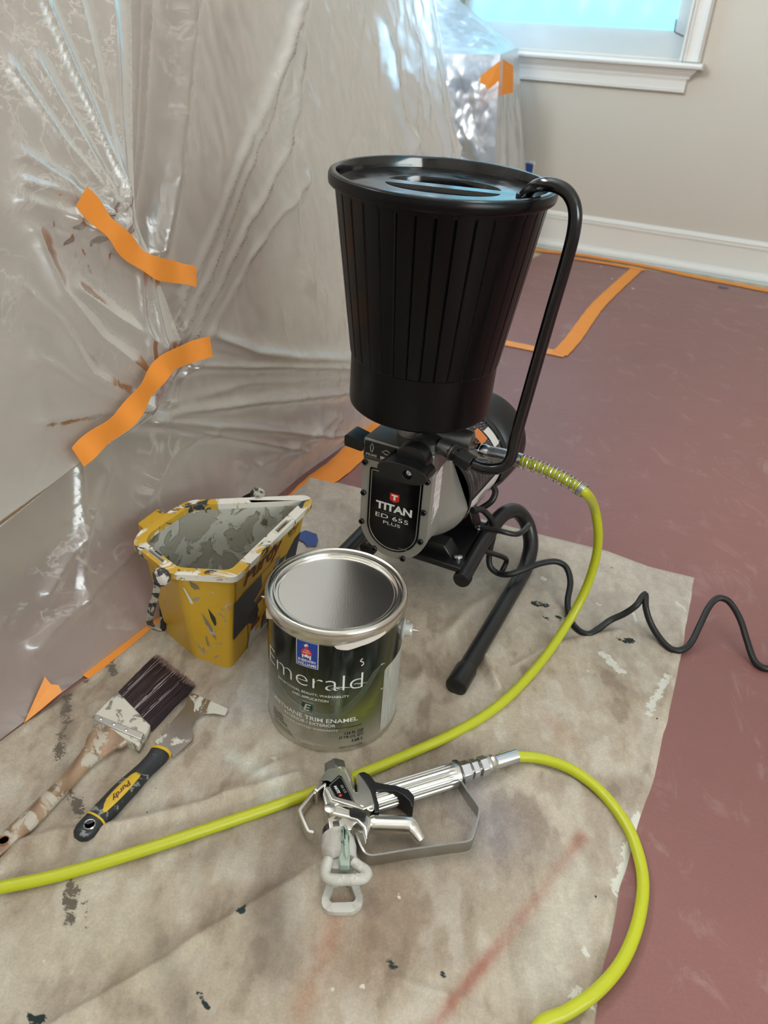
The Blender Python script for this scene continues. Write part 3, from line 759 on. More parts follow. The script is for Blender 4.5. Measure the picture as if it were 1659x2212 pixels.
blot((220, 214, 196), .6 * soft([(1240, 1900), (1200, 2020), (1160, 2120)], .03) * (.4 + n2)); blot((120, 104, 90), .5 * soft([(430, 1860), (560, 1800), (650, 1760)], .02) * (.3 + n2)); blot((122, 106, 94), .55 * soft([(930, 1620), (880, 1700), (900, 1840)], .04) * (.2 + n2)); blot((128, 112, 98), .5 * soft([(150, 1470), (145, 1560), (140, 1640), (155, 1760)], .010) * (.2 + n3))
wmask = np.maximum(.95 * soft([(500, 1640), (560, 1680), (600, 1710)], .012), .9 * soft([(596, 1690), (606, 1725), (580, 1738)], .010)) * np.clip(.35 + n3 * 1.3, 0, 1)
blot((224, 222, 210), np.clip(wmask, 0, 1))
base = base * (.90 + .2 * grain)[..., None]
white = np.zeros_like(X); dark = np.zeros_like(X); soot = np.zeros_like(X)
for px, r in ((((590, 1648), (594, 1650)), .006), (((1172, 1255), (1176, 1258)), .006), (((1290, 1312), (1294, 1313)), .004), (((1365, 1330), (1372, 1350)), .003), (((1440, 1465), (1400, 1545)), .008), (((1240, 2155), (1262, 2165)), .011), (((1258, 2060), (1262, 2066)), .006), (((780, 2138), (784, 2140)), .004), (((860, 1945), (862, 1948)), .004), (((1300, 1420), (1345, 1460)), .010), (((1460, 1310), (1478, 1325)), .004), (((1380, 1770), (1330, 1930)), .008)):
    white = np.maximum(white, np.exp(-(poly_dist(X, Y, gpath(px)) / r) ** 2))
for px, r in ((((1155, 1312), (1180, 1316)), .011), (((1205, 1342), (1232, 1346)), .008), (((1172, 1340), (1182, 1346)), .006), (((1325, 1382), (1362, 1394)), .008), (((518, 1988), (530, 1972)), .005), (((430, 2150), (450, 2185)), .004), (((840, 2090), (850, 2100)), .008), (((954, 2112), (956, 2114)), .005), (((75, 2205), (95, 2208)), .009)):
    dark = np.maximum(dark, np.exp(-(poly_dist(X, Y, gpath(px)) / r) ** 2))
for px, r in ((((240, 1425), (245, 1465)), .009), (((180, 1468), (195, 1490)), .008), (((145, 1510), (140, 1560), (135, 1640)), .013), (((150, 1700), (175, 1760)), .012), (((152, 1900), (150, 2000)), .012), (((185, 1960), (190, 2010)), .006)):
    soot = np.maximum(soot, np.exp(-(poly_dist(X, Y, gpath(px)) / r) ** 2))
t = NT('canvas_drop_cloth')
col = t.attr('stain_and_light', 'Color')
fine = t.noise(420, 3, .6, t.coord((1, 1, .2)))
col = t.mix(.6, col, t.mix(fine, (.5, .5, .5), (1.4, 1.38, 1.36)), 'MULTIPLY')
nz_ = t.noise(70, 8, .75, None, .6)
def crisp(name, thr=.62): return t.ramp(t.math('ADD', t.math('MULTIPLY', t.attr(name), .42), t.math('MULTIPLY', nz_, 1.25)), [(thr + .28, 0.), (thr + .31, 1.)])
col = t.mix(crisp('soot', .70), col, lin((118, 108, 96))); col = t.mix(crisp('dark', .66), col, lin((52, 64, 62))); col = t.mix(crisp('white', .62), col, lin((228, 226, 214)))
vo = t.n('ShaderNodeTexVoronoi'); vo.inputs['Scale'].default_value = 26; t.l(t.coord(), vo.inputs['Vector'])
col = t.mix(t.math('MULTIPLY', t.ramp(vo.outputs['Distance'], [(.05, 1.), (.07, 0.)]), t.ramp(t.noise(17, 1), [(.56, 0.), (.57, 1.)])), col, lin((226, 222, 208)))
vo2 = t.n('ShaderNodeTexVoronoi'); vo2.inputs['Scale'].default_value = 33; t.l(t.coord((1.1, .9, 1)), vo2.inputs['Vector'])
col = t.mix(t.math('MULTIPLY', t.ramp(vo2.outputs['Distance'], [(.04, 1.), (.055, 0.)]), t.ramp(t.noise(13, 1), [(.55, 0.), (.56, 1.)])), col, lin((60, 52, 44)))
w1 = t.n('ShaderNodeTexWave'); w1.inputs['Scale'].default_value = 260; w1.inputs['Distortion'].default_value = 1.5; t.l(t.coord(), w1.inputs['Vector'])
t.principled(col, .9, 0, t.bump(t.math('ADD', t.math('MULTIPLY', fine, .6), t.math('ADD', t.math('MULTIPLY', w1.outputs['Fac'], .3), t.math('MULTIPLY', t.noise(45, 6, .65), 2.2))), .8, .0022), .15)
cloth = MB().grid(P).obj('drop_cloth', t.m, smooth=180)
attr_color(cloth, 'stain_and_light', base.reshape(-1, 3)); attr_float(cloth, 'white', white); attr_float(cloth, 'dark', dark); attr_float(cloth, 'soot', soot)
tag(cloth, 'beige canvas drop cloth with paint stains under all the tools', 'drop cloth')

# torn tape scraps lying about
def scrap(name, px, z, label, mat):
    pts = [tuple(G(*q, z)[:2]) for q in px]
    o = MB().prism(pts, z, z + .0006, z1f=lambda q: z + .0006).obj(name, mat, smooth=0); return tag(o, label, 'tape')
scrap('masking_tape', [(645, 1152), (660, 1146), (684, 1154), (687, 1168), (682, 1180), (662, 1179), (655, 1170), (640, 1164)], .0095, 'torn blue tape scrap on the drop cloth between pail and sprayer', M_BLUE)
mb = MB(); q = [G(52, 1562, .003), G(97, 1462, .035), G(110, 1478, .030), G(127, 1480, .028), G(134, 1494, .022), G(92, 1530, .012)]
mb.add(q, [(0, 1, 2), (0, 2, 3), (0, 3, 4), (0, 4, 5)])
tag(mb.obj('masking_tape', M_TAPE_PALE, smooth=0, solid=.0006), 'crumpled orange tape end sticking up at the left edge of the drop cloth', 'tape')

# ================================================================== paint can
CAN = np.array([-.0501, .7455, .0042]); RB = .0835
can = empty('paint_can', CAN)
M_STEEL = plain('bright_tin', (214, 210, 200), .16, 1., bump=.05, bscale=90)
M_LID = None
t = NT('brushed_tin_lid'); t.principled(lin((240, 238, 233)), .22, 1., t.bump(t.noise(900, 3, .6, t.coord((1, .12, 1))), .10, .0004)); M_LID = t.m
M_RING = plain('tin_rim', (206, 204, 196), .22, 1.)
# printed wrapper: dark green fading to brushed silver
t = NT('printed_tin_wrapper')
tc = t.n('ShaderNodeTexCoord'); sp = t.n('ShaderNodeSeparateXYZ'); t.l(tc.outputs['Object'], sp.inputs[0])
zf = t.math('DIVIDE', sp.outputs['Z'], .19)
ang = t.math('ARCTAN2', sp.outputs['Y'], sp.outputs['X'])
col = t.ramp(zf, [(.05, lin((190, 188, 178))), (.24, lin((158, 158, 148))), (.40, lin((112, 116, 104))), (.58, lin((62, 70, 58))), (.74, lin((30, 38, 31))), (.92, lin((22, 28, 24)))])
lime_patch = t.math('MULTIPLY', t.math('EXPONENT', t.math('MULTIPLY', t.math('POWER', t.math('DIVIDE', t.math('ADD', ang, 1.02), .42), 2.), -1.)), t.math('EXPONENT', t.math('MULTIPLY', t.math('POWER', t.math('DIVIDE', t.math('SUBTRACT', zf, .34), .16), 2.), -1.)))  # soft yellow-green patch low on the wrapper
col = t.mix(t.math('MULTIPLY', lime_patch, .65), col, lin((142, 150, 62)))
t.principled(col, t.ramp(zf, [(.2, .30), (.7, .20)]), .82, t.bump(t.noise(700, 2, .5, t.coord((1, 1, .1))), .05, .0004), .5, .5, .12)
M_WRAP = t.m
MB().lathe([(0, .001), (.0815, .001), (.0825, .0), (.0842, .001), (.0846, .0035), (.0838, .006), (RB, .0075)], 96).obj('bottom_seam', M_RING, can)
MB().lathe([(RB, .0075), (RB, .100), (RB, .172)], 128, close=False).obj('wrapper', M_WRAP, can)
MB().lathe([(RB, .172), (.0842, .1735), (.0855, .176), (.0860, .181), (.0860, .186), (.0852, .1895), (.0838, .1918), (.0820, .1925), (.0800, .1915), (.0790, .189), (.0788, .186)], 128, close=False).obj('rim', M_RING, can)
lid = MB().lathe([(.0788, .186), (.0778, .1838), (.0768, .1838), (.0762, .1885), (.0752, .1905), (.0738, .1905), (.0730, .1885), (.0728, .1845), (.0718, .1835), (.0708, .1850), (.0698, .1868), (.0690, .1855), (.0684, .1812), (.0676, .1800), (.060, .1803), (.030, .1805), (0, .1805)], 128).obj('lid', M_LID, can)
# ears of the wire handle
M_EAR = plain('can_ear_plastic', (188, 188, 182), .35, .3)
for a, nm in ((-6, 'ear'), (160, 'ear')):
    d = np.array([math.cos(math.radians(a)), math.sin(math.radians(a)), 0]); o_ = d * RB + np.array([0, 0, .142])
    ear = MB().lathe([(.0135, -.001), (.0142, .0008), (.0125, .0022), (.009, .0030), (.0086, .0085), (.0080, .0115), (.0074, .0120), (.0040, .0124), (.0038, .009), (0, .009)], 28, dirM(o_, d)).obj(nm, M_EAR, can)
    MB().tube([o_ + d * .010, o_ + d * .017, o_ + d * .021 + np.array([0, 0, -.0005])], [.0020, .0019, .0008], 8).obj('wire_end', M_STEEL, ear)
hp = []
for k in range(25):      # wire bail lying against the far side
    b = math.radians(-6 + 166 * k / 24); hp.append(np.array([math.cos(b) * (RB + .010), math.sin(b) * (RB + .010), .142 - .085 * math.sin(math.pi * k / 24)]))
MB().tube(hp, .0018, 8).obj('wire_handle', M_STEEL, can)

def CM(rad): return lambda q: np.array([rad * math.cos(q[0] / RB), rad * math.sin(q[0] / RB), q[1]])
def A(deg): return math.radians(deg) * RB
MW = plain('print_white', (226, 226, 220), .35, .0); MK = plain('print_black', (22, 22, 22), .4); MSIL = plain('print_silver', (196, 196, 188), .30, .6)
ink = MB(); c1 = CM(RB + .0003)
def ctext(mb, s, a0, a1, z0, z1, bold=.0, shear=0., M=None): text(mb, s, A(a0), A(a1), z0, z1, M or c1, bold, shear, .12)
ctext(ink, 'Emerald', -154.5, -62.0, .1045, .1278, -.018)
ink.obj('brand_lettering', MW, can, smooth=0)
ink = MB()
ctext(ink, 'EXCEPTIONAL BEAUTY, WASHABILITY', -138.4, -73.0, .0922, .0962, .0); ctext(ink, 'AND APPLICATION', -121.7, -89.7, .0850, .0888, .0)
ctext(ink, 'URETHANE TRIM ENAMEL', -148.0, -64.6, .0512, .0578, .010); ctext(ink, 'INTERIOR / EXTERIOR', -130.5, -83.2, .0442, .0488, .004); ctext(ink, 'LIFETIME LIMITED WARRANTY', -133, -80.8, .0366, .0398, .0)
ctext(ink, 'SATIN', -113, -100.8, .0093, .0140, .0); 
for a0, a1, z in ((-121, -115, .0115), (-99, -92, .0115)): sheet_patch(ink, [(A(a0), z), (A(a1), z), (A(a1), z + .0006), (A(a0), z + .0006)], c1, .006)
tag(ink.obj('fine_lettering', MW, can, smooth=0), kind='stuff')
ink = MB()
ctext(ink, '124 FL OZ', -75.2, -58.6, .0296, .0345, .014); ctext(ink, '(3 7/8 U.S. QT)', -79.8, -58.6, .0222, .0278, .012); ctext(ink, '3.66 L', -69.0, -58.6, .0155, .0200, .014)
ctext(ink, 'BEFORE COLORANT IS ADDED', -79.2, -58.6, .0076, .0096, .006); ctext(ink, 'ANTES DE AGREGAR EL COLOR', -79.8, -58.6, .0046, .0066, .006)
ctext(ink, 'W 2701', -148, -133, .0310, .0348, .010); ctext(ink, '6404-9664', -148, -133, .0258, .0296, .010); ctext(ink, 'PURE WHITE', -148, -127.2, .0206, .0244, .010)
for k in range(3): ctext(ink, 'SEE LABEL TEXT ON THE BACK' if k else 'TINT BASE ENAMEL', -148, -123 + 2 * k, .0150 - .0026 * k, .0168 - .0026 * k, .004)
sheet_patch(ink, [(A(-84), .0418), (A(-60.4), .0418), (A(-60.4), .0424), (A(-84), .0424)], c1, .006)
tag(ink.obj('black_lettering', MK, can, smooth=0), kind='stuff')
# blue maker's badge
bl = MB(); sheet_patch(bl, [(A(-117.6), .1348), (A(-98.5), .1348), (A(-98.5), .1728), (A(-117.6), .1728)], CM(RB + .00025), .005); bl.obj('badge_edge', MW, can, smooth=0)
bl = MB(); sheet_patch(bl, [(A(-117.0), .1355), (A(-99.1), .1355), (A(-99.1), .1721), (A(-117.0), .1721)], CM(RB + .00040), .005); badge = bl.obj('badge', plain('print_blue', (24, 58, 150), .35), can, smooth=0)
MR = plain('print_red', (206, 46, 34), .4); c5 = CM(RB + .00055); c6 = CM(RB + .00070)
bl = MB(); text(bl, 'SHERWIN', A(-116.0), A(-100.6), .1422, .1462, c5, .02, .15, .15); text(bl, 'WILLIAMS', A(-116.2), A(-99.8), .1368, .1408, c5, .02, .15, .15)
sheet_patch(bl, circle2(.0060, 24, (A(-108.2), .1556)), c5, .003); 
for dx, dz, w in ((-.0050, .1478, .0009), (-.0022, .1492, .0008), (.0016, .1490, .0008), (.0044, .1468, .0011)):
    sheet_patch(bl, [(A(-108.2) + dx - w, .153), (A(-108.2) + dx + w, .153), (A(-108.2) + dx + w * .8, dz), (A(-108.2) + dx - w * .8, dz)], c5)
sheet_patch(bl, [(A(-108.2) - .0038, .1665), (A(-108.2) + .0002, .1700), (A(-108.2) + .0024, .1668), (A(-108.2) - .0014, .1640)], c5)
bl.obj('badge_lettering', MW, badge, smooth=0)
bl = MB(); dome = [(A(-108.2) + .0066 * math.cos(a), .1558 + .0070 * math.sin(a)) for a in np.linspace(-.25, math.pi + .25, 22)]; dome += [(A(-108.2) - .0030, .1520), (A(-108.2), .1545), (A(-108.2) + .0030, .1520)]
sheet_patch(bl, dome, c6, .003); sheet_patch(bl, [(A(-108.2) - .0012, .1652), (A(-108.2) + .0014, .1676), (A(-108.2) + .0012, .1610), (A(-108.2) - .0012, .1612)], c6)
bl.obj('badge_globe', MR, badge, smooth=0)
bl = MB(); text(bl, 'THE', A(-110.2), A(-106.2), .1592, .1608, CM(RB + .0009), .02, 0, .3); text(bl, 'EARTH', A(-111.2), A(-105.2), .1560, .1578, CM(RB + .0009), .02, 0, .3); bl.obj('badge_globe_letters', MW, badge, smooth=0)
# green stone emblem
bl = MB(); sheet_patch(bl, rounded([(A(-113.7), .0618), (A(-101.0), .0618), (A(-101.0), .0802), (A(-113.7), .0802)], .0025), CM(RB + .00030), .005); emb = bl.obj('emblem', plain('print_dark_green', (22, 58, 42), .25, .2), can, smooth=0)
fr = MB(); zc = .0710; rc = A(-107.35)
for k in (1., .84):
    pts = rounded([(rc - .0092 * k, zc - .0092 * k), (rc + .0092 * k, zc - .0092 * k), (rc + .0092 * k, zc + .0092 * k), (rc - .0092 * k, zc + .0092 * k)], .0022)
    fr.tube([CM(RB + .0004)((q[0], q[1])) for q in pts], .00022, 5, closed=True)
text(fr, 'E', rc - .0050, rc + .0052, zc - .0056, zc + .0056, CM(RB + .0005), .015, .25, .2); fr.obj('emblem_frame', MSIL, emb, smooth=0)
# swirling hair lines
sw = MB()
for k in range(9):
    pts = [CM(RB + .00025)((A(-140 + 1.2 * k + (96 - 2.2 * k) * s_), .098 - .0035 * k * .6 - (.044 - .0035 * k) * math.sin(math.pi * (s_ * .82 + .05)) + .062 * max(0, s_ - .52) ** 1.4 * 2.2)) for s_ in np.linspace(0, 1, 34)]
    sw.tube(pts, .00016, 4)
sw.obj('swirl_lines', plain('print_pale_green', (128, 136, 118), .4, .4), can, smooth=0)
# side text panel
bl = MB(); sheet_patch(bl, [(A(-40), .0108), (A(6), .0108), (A(6), .120), (A(-20), .120), (A(-30), .1185), (A(-37), .1175), (A(-40), .114)], CM(RB + .0003), .005)
t = NT('side_print_panel'); tc = t.n('ShaderNodeTexCoord'); sp = t.n('ShaderNodeSeparateXYZ'); t.l(tc.outputs['Object'], sp.inputs[0])
rows = t.ramp(t.math('SINE', t.math('MULTIPLY', sp.outputs['Z'], 4200.)), [(.45, 0.), (.6, 1.)])
words = t.ramp(t.noise(900, 2, .5, t.coord((1, 1, .05))), [(.44, 0.), (.5, 1.)])
t.principled(t.mix(t.math('MULTIPLY', rows, words), lin((196, 196, 188)), lin((66, 66, 64))), .4, .25); panel = bl.obj('side_panel', t.m, can, smooth=0)
# dripped paint under the rim and a little squiggle
M_DRIP = plain('wet_white_paint', (222, 214, 206), .3, spec=.5)
bl = MB(); sheet_patch(bl, [(A(-86.5), .1742), (A(-84.5), .1705), (A(-81), .1690), (A(-76), .1680), (A(-73), .1690), (A(-66), .1712), (A(-58), .1724), (A(-50), .1742), (A(-44), .1765), (A(-44), .180), (A(-60), .180), (A(-70), .178), (A(-80), .1762)], CM(RB + .0022), .004); bl.obj('paint_drip', M_DRIP, can, smooth=0, solid=.0008)
bl = MB(); sheet_patch(bl, [(A(-158), .178), (A(-160), .166), (A(-157), .163), (A(-154), .168), (A(-150), .1715), (A(-144), .178)], CM(RB + .0022), .004); bl.obj('paint_drip', M_DRIP, can, smooth=0, solid=.0008)
MB().tube(smooth_path([CM(RB + .0006)((A(a), z)) for a, z in ((-63.5, .1500), (-65.3, .1468), (-62.8, .1438), (-62.6, .1405), (-64.2, .1392))], 6), .0006, 6).obj('paint_squiggle', M_DRIP, can)
bl = MB()
for a0, z, ln in ((-86, .1092, 14), (-88, .1080, 9), (-66, .1105, 8), (-70, .1118, 7), (-45, .127, 5), (-43, .086, 4)):
    MBp = [CM(RB + .00035)((A(a0 + ln * s_), z + .0008 * math.sin(5 * s_))) for s_ in np.linspace(0, 1, 8)]; bl.tube(MBp, [.0002, .0005, .0007, .0005, .0006, .0004, .0003, .0001], 4)
tag(bl.obj('scuff_marks', plain('scuffed_tin', (170, 172, 168), .4, .5), can), kind='stuff')
# code stamped on the lid
st = MB(); ML = lambda q: np.array([q[0], q[1], .1807])
def rot(M, ang, o): c_, s_ = math.cos(ang), math.sin(ang); return lambda q: M((o[0] + q[0] * c_ - q[1] * s_, o[1] + q[0] * s_ + q[1] * c_))
g = G(712, 1285, .185) - CAN; Mr = rot(ML, math.radians(76), (g[0], g[1]))
text(st, '02M 0R2 69950', 0, .040, .0, .0032, Mr, -.012); text(st, 'BATCH M2705P201', -.001, .044, .0050, .0082, Mr, -.012)
st.obj('stamped_code', plain('stamp_grey', (120, 118, 116), .5), can, smooth=0)
tag(can, 'unopened gallon can of green and silver labelled enamel paint with shiny tin lid', 'paint can')

# ================================================================== airless sprayer with hopper
SPA = math.radians(24); SPO = np.array([.02, .945, 0.])
SD = np.array([math.sin(SPA), math.cos(SPA), 0]); SQ = np.array([math.cos(SPA), -math.sin(SPA), 0])
spr = empty('paint_sprayer', SPO, -SPA)
def SL(x, y, ly=None, lz=None, lx=None):
    """survey helper: local place on the plane local-y = ly (or height lz, or local-x = lx)"""
    q = G(x, y, lz) if lz is not None else (on_plane(x, y, SD, SD @ SPO + ly) if ly is not None else on_plane(x, y, SQ, SQ @ SPO + lx))
    d = q - SPO; return np.array([d @ SQ, d @ SD, q[2]])
def TOWORLD(l): return SPO + l[0] * SQ + l[1] * SD + np.array([0, 0, l[2]])
M_BLK = plain('black_moulded_plastic', (17, 17, 18), .34, bump=.06, bscale=300, spec=.5)
M_BLK_GLOSS = plain('black_gloss_plastic', (12, 12, 14), .16, spec=.6)
M_HOP = plain('black_hopper_plastic', (6, 6, 7), .28, bump=.04, bscale=120, spec=.22)
M_TUBE = plain('black_powder_coat', (22, 22, 24), .30, bump=.10, bscale=500, spec=.5)
M_CAST = plain('grey_cast_aluminium', (158, 154, 146), .45, .35, bump=.10, bscale=350, var=.06)
M_CAST_D = plain('dark_cast_aluminium', (110, 110, 108), .38, .85, bump=.12, bscale=300)
M_ZINC = plain('zinc_plated_steel', (206, 208, 212), .22, 1., bump=.05, bscale=200)
XC = -.0065
# -- hopper, standing a little out of plumb
_ax = np.array([.0133, -.0353, 1.]); _ax /= np.linalg.norm(_ax); _axl = np.array([_ax @ SQ, _ax @ SD, _ax[2]])
_h1 = np.array([1., 0, 0]) - _axl * _axl[0]; _h1 /= np.linalg.norm(_h1); _h2 = np.cross(_axl, _h1)
_ho = np.array([-.0135, .0761, .300])
HM = lambda q: _ho + _h1 * q[0] + _h2 * q[1] + _axl * q[2]
def HL(x, y, h):
    """survey helper: place on the tilted plane at height h of the hopper, in hopper coordinates"""
    w0 = TOWORLD(HM((0, 0, h))); q = on_plane(x, y, _ax, _ax @ w0); d = q - SPO; l = np.array([d @ SQ, d @ SD, q[2]]) - _ho
    return np.array([l @ _h1, l @ _h2, l @ _axl])
hop = MB(); nfl = 36; n = nfl * 8
def hopper_ring(r, z, fl): return [HM(((r - (fl if k % 8 == 0 else 0)) * math.cos(2 * math.pi * (k + (.28 if k % 8 == 7 else -.28 if k % 8 == 1 else 0) * (fl > 0)) / n), (r - (fl if k % 8 == 0 else 0)) * math.sin(2 * math.pi * (k + (.28 if k % 8 == 7 else -.28 if k % 8 == 1 else 0) * (fl > 0)) / n), z)) for k in range(n)]
rings = [(.090, .0245, 0), (.0955, .0255, 0), (.0985, .0285, 0), (.0992, .033, 0), (.0998, .096, 0), (.1000, .0985, 0), (.1015, .1005, .0020), (.1296, .302, .0020), (.1296, .306, 0), (.130, .309, 0)]
vs = [q for r, z, f in rings for q in hopper_ring(r, z, f)]; fs = [(j * n + k, j * n + (k + 1) % n, (j + 1) * n + (k + 1) % n, (j + 1) * n + k) for j in range(len(rings) - 1) for k in range(n)] + [tuple(range(n))[::-1]]
hop.add(vs, fs); hop.obj('hopper', M_HOP, spr, smooth=25)
MB().lathe([(.129, .3085), (.1365, .3085), (.1380, .3100), (.1386, .3145), (.1384, .3195), (.1372, .3222), (.1350, .3225)], 120, HM, close=False).obj('hopper_rim', M_HOP, spr)
# -- lid with two pockets and a grip bar between them
LZ = .3110
g1, g2 = HL(838, 388, LZ), HL(1083, 415, LZ); bd = (g2 - g1)[:2]; bd /= np.linalg.norm(bd); bn = np.array([-bd[1], bd[0]])
bc = HL(958, 402, LZ)[:2]
def dshape(s, L, W, gap):
    return [tuple(bc + bd * L * math.copysign(abs(math.cos(a)) ** .85, math.cos(a)) + bn * s * (gap + W * math.sin(a))) for a in np.linspace(.0, math.pi, 30)]
pk = [dshape(1, .070, .044, .009), dshape(-1, .070, .038, .010)]
lid_mb = MB(); lid_mb.prism(circle2(.1270, 96), LZ - .002, LZ, holes=pk, M=HM)
t = NT('black_lid_plastic'); nm = t.noise(18, 6, .6)
t.principled(t.mix(t.ramp(t.noise(26, 6, .62), [(.56, 0.), (.6, 1.)]), lin((11, 11, 13)), lin((24, 25, 28))), t.ramp(nm, [(.42, .08), (.62, .24)]), 0, t.bump(t.noise(12, 3), .06, .002), .75); M_HLID = t.m
hl = lid_mb.obj('hopper_lid', M_HLID, spr, smooth=30)
for d_ in pk:
    m_ = len(d_); c_ = np.mean(d_, axis=0); low = [(c_ + (np.array(q) - c_) * .93) for q in d_]; pm = MB()
    pm.add([HM((q[0], q[1], LZ)) for q in d_] + [HM((*(c_ + (np.array(q) - c_) * .975), LZ - .002)) for q in d_] + [HM((q[0], q[1], LZ - .022)) for q in low] + [HM((c_[0], c_[1], LZ - .025))], [(k * m_ + i, k * m_ + (i + 1) % m_, (k + 1) * m_ + (i + 1) % m_, (k + 1) * m_ + i) for k in (0, 1) for i in range(m_)] + [(2 * m_ + i, 2 * m_ + (i + 1) % m_, 3 * m_) for i in range(m_)])
    pm.obj('grip_pocket', M_HLID, hl, smooth=50)
MB().lathe([(.1268, LZ - .002), (.1276, LZ + .002), (.1284, LZ + .0105), (.1296, LZ + .0128), (.1322, LZ + .0134), (.1345, LZ + .0125), (.1352, LZ + .0105)], 120, HM, close=False).obj('lid_flange', M_HLID, hl)
# -- neck and pump top
MB().lathe([(.022, .284), (.022, .312), (.028, .318), (.028, .326)], 32, lambda q: q + np.array([XC - .002, .050, 0])).obj('inlet_neck', M_CAST, spr)
MB().lathe([(.019, .286), (.020, .300), (.014, .303)], 32, lambda q: q + np.array([XC + .034, .022, 0])).obj('valve_cap', M_CAST_D, spr)
# -- front housing
def ushape(h, top, cz, r, nn=20, rc=.004):
    pts = [(XC - h, top), ] + [(XC + r * math.cos(a), cz + r * math.sin(a)) for a in np.linspace(math.pi, 2 * math.pi, nn)] + [(XC + h, top)]
    q = rounded([pts[0]] + [pts[1]], 0) if False else pts
    out = []
    for i, p_ in enumerate(q):
        if i in (0, len(q) - 1):
            a, b = np.array(q[i - 1]), np.array(q[(i + 1) % len(q)]); p_ = np.array(p_)
            for (w_) in np.linspace(0, 1, 5):
                pa = p_ + (a - p_) / np.linalg.norm(a - p_) * rc; pb = p_ + (b - p_) / np.linalg.norm(b - p_) * rc
                out.append(tuple((1 - w_) ** 2 * pa + 2 * w_ * (1 - w_) * p_ + w_ * w_ * pb))
        else: out.append(tuple(p_))
    return out
FM = lambda q: np.array([q[0], -q[2], q[1]])          # (x, z, out of the front)
MB().prism(ushape(.0535, .2572, .1585, .0535), -.012, 0, M=FM).obj('front_plate', M_CAST, spr, bevel=.0015)
body = MB(); U1 = ushape(.0520, .2560, .1585, .0520, 28)
body.prism(U1, -.052, -.012, M=FM)
# casting widening into the round motor can
AZ, RMOT = .166, .0755
def to_circle(pts, y0, y1, r1, steps=8):
    N = len(pts); vs = []; ctr = np.array([XC, .195])
    th = [math.atan2(p_[1] - AZ, p_[0] - XC) for p_ in pts]
    for k in range(steps + 1):
        w_ = k / steps; e_ = w_ * w_ * (3 - 2 * w_)
        for p_, a in zip(pts, th):
            x_ = p_[0] * (1 - e_) + (XC + r1 * math.cos(a)) * e_; z_ = p_[1] * (1 - e_) + (AZ + r1 * math.sin(a)) * e_
            vs.append((x_, y0 + (y1 - y0) * w_, z_))
    return vs, [(k * N + i, k * N + (i + 1) % N, (k + 1) * N + (i + 1) % N, (k + 1) * N + i) for k in range(steps) for i in range(N)] + [tuple(range(steps * N, steps * N + N))]
body.add(*to_circle(U1, .050, .114, RMOT)); body.obj('gear_housing', M_CAST, spr, smooth=35, bevel=.001)
MB().box((XC, .050, .2735), (.107, .104, .0315)).obj('pump_head', plain('grey_cast_pump_head', (128, 127, 123), .34, .8, bump=.1, bscale=300), spr, bevel=.003, segs=3)
MB().box((XC, .002, .2580), (.104, .004, .0030)).obj('seam_line', M_BLK, spr)
# -- black name plate
np_ = MB().prism(ushape(.0412, .2462, .1585, .0412, 26, .003), 0, .0012, M=FM).obj('name_plate', plain('black_label_gloss', (10, 10, 12), .13, spec=.6), spr, smooth=30)
lp = ushape(.0378, .2430, .1585, .0378, 26, .002)
MB().tube([FM((q[0], q[1], .0014)) for q in lp], .00045, 5, closed=True).obj('outline', MSIL, np_)
NM = lambda q: FM((q[0], q[1], .00135)); NM2 = lambda q: FM((q[0], q[1], .0016))
def PL(x, y):
    q = SL(x, y, 0); return (q[0], q[2])
tx = MB(); a, b = PL(813, 1078), PL(889, 1115); z0_ = .1835
text(tx, 'TITAN', XC - .0285, XC + .0285, .1838, .1962, NM, .035, 0); tx.obj('brand_lettering', MW, np_, smooth=0)
tx = MB(); text(tx, 'ED 655', XC - .0280, XC + .0240, .1700, .1768, NM, -.005); tx.obj('model_lettering', MW, np_, smooth=0)
tx = MB(); text(tx, 'PLUS', XC - .0150, XC + .0120, .1610, .1660, NM, -.005); tx.obj('model_lettering', MW, np_, smooth=0)
tx = MB(); sheet_patch(tx, [(XC - .0072, .2145), (XC + .0072, .2145), (XC + .0072, .2035), (XC, .2000), (XC - .0072, .2035)], NM); sh = tx.obj('shield', MR, np_, smooth=0)
tx = MB(); sheet_patch(tx, [(XC - .0048, .2128), (XC + .0048, .2128), (XC + .0048, .2103), (XC + .0016, .2103), (XC + .0016, .2040), (XC - .0016, .2040), (XC - .0016, .2103), (XC - .0048, .2103)], NM2); tx.obj('shield_letter', MW, sh, smooth=0)
tx = MB(); sheet_patch(tx, [(XC - .02, .1800), (XC + .016, .1800), (XC + .016, .1803), (XC - .02, .1803)], NM); tx.obj('divider', plain('print_grey', (110, 110, 112), .4), np_, smooth=0)
tx = MB(); text(tx, '0532 74028', XC + .012, XC + .028, .1262, .1276, NM, 0); tx.obj('part_number', MSIL, np_, smooth=0)
for px in ((789.4, 997), (924, 1041), (786, 1063), (915.5, 1107), (782, 1125), (908.5, 1169.5), (809, 1183.6), (870.8, 1206)):
    x_, z_ = PL(*px)
    MB().lathe([(.0043, 0), (.0043, .0030), (.0036, .0038), (.0022, .0038), (.0022, .0016), (0, .0016)], 18, dirM((x_, 0, z_), (0, -1, 0))).obj('bolt', M_BLK, spr)
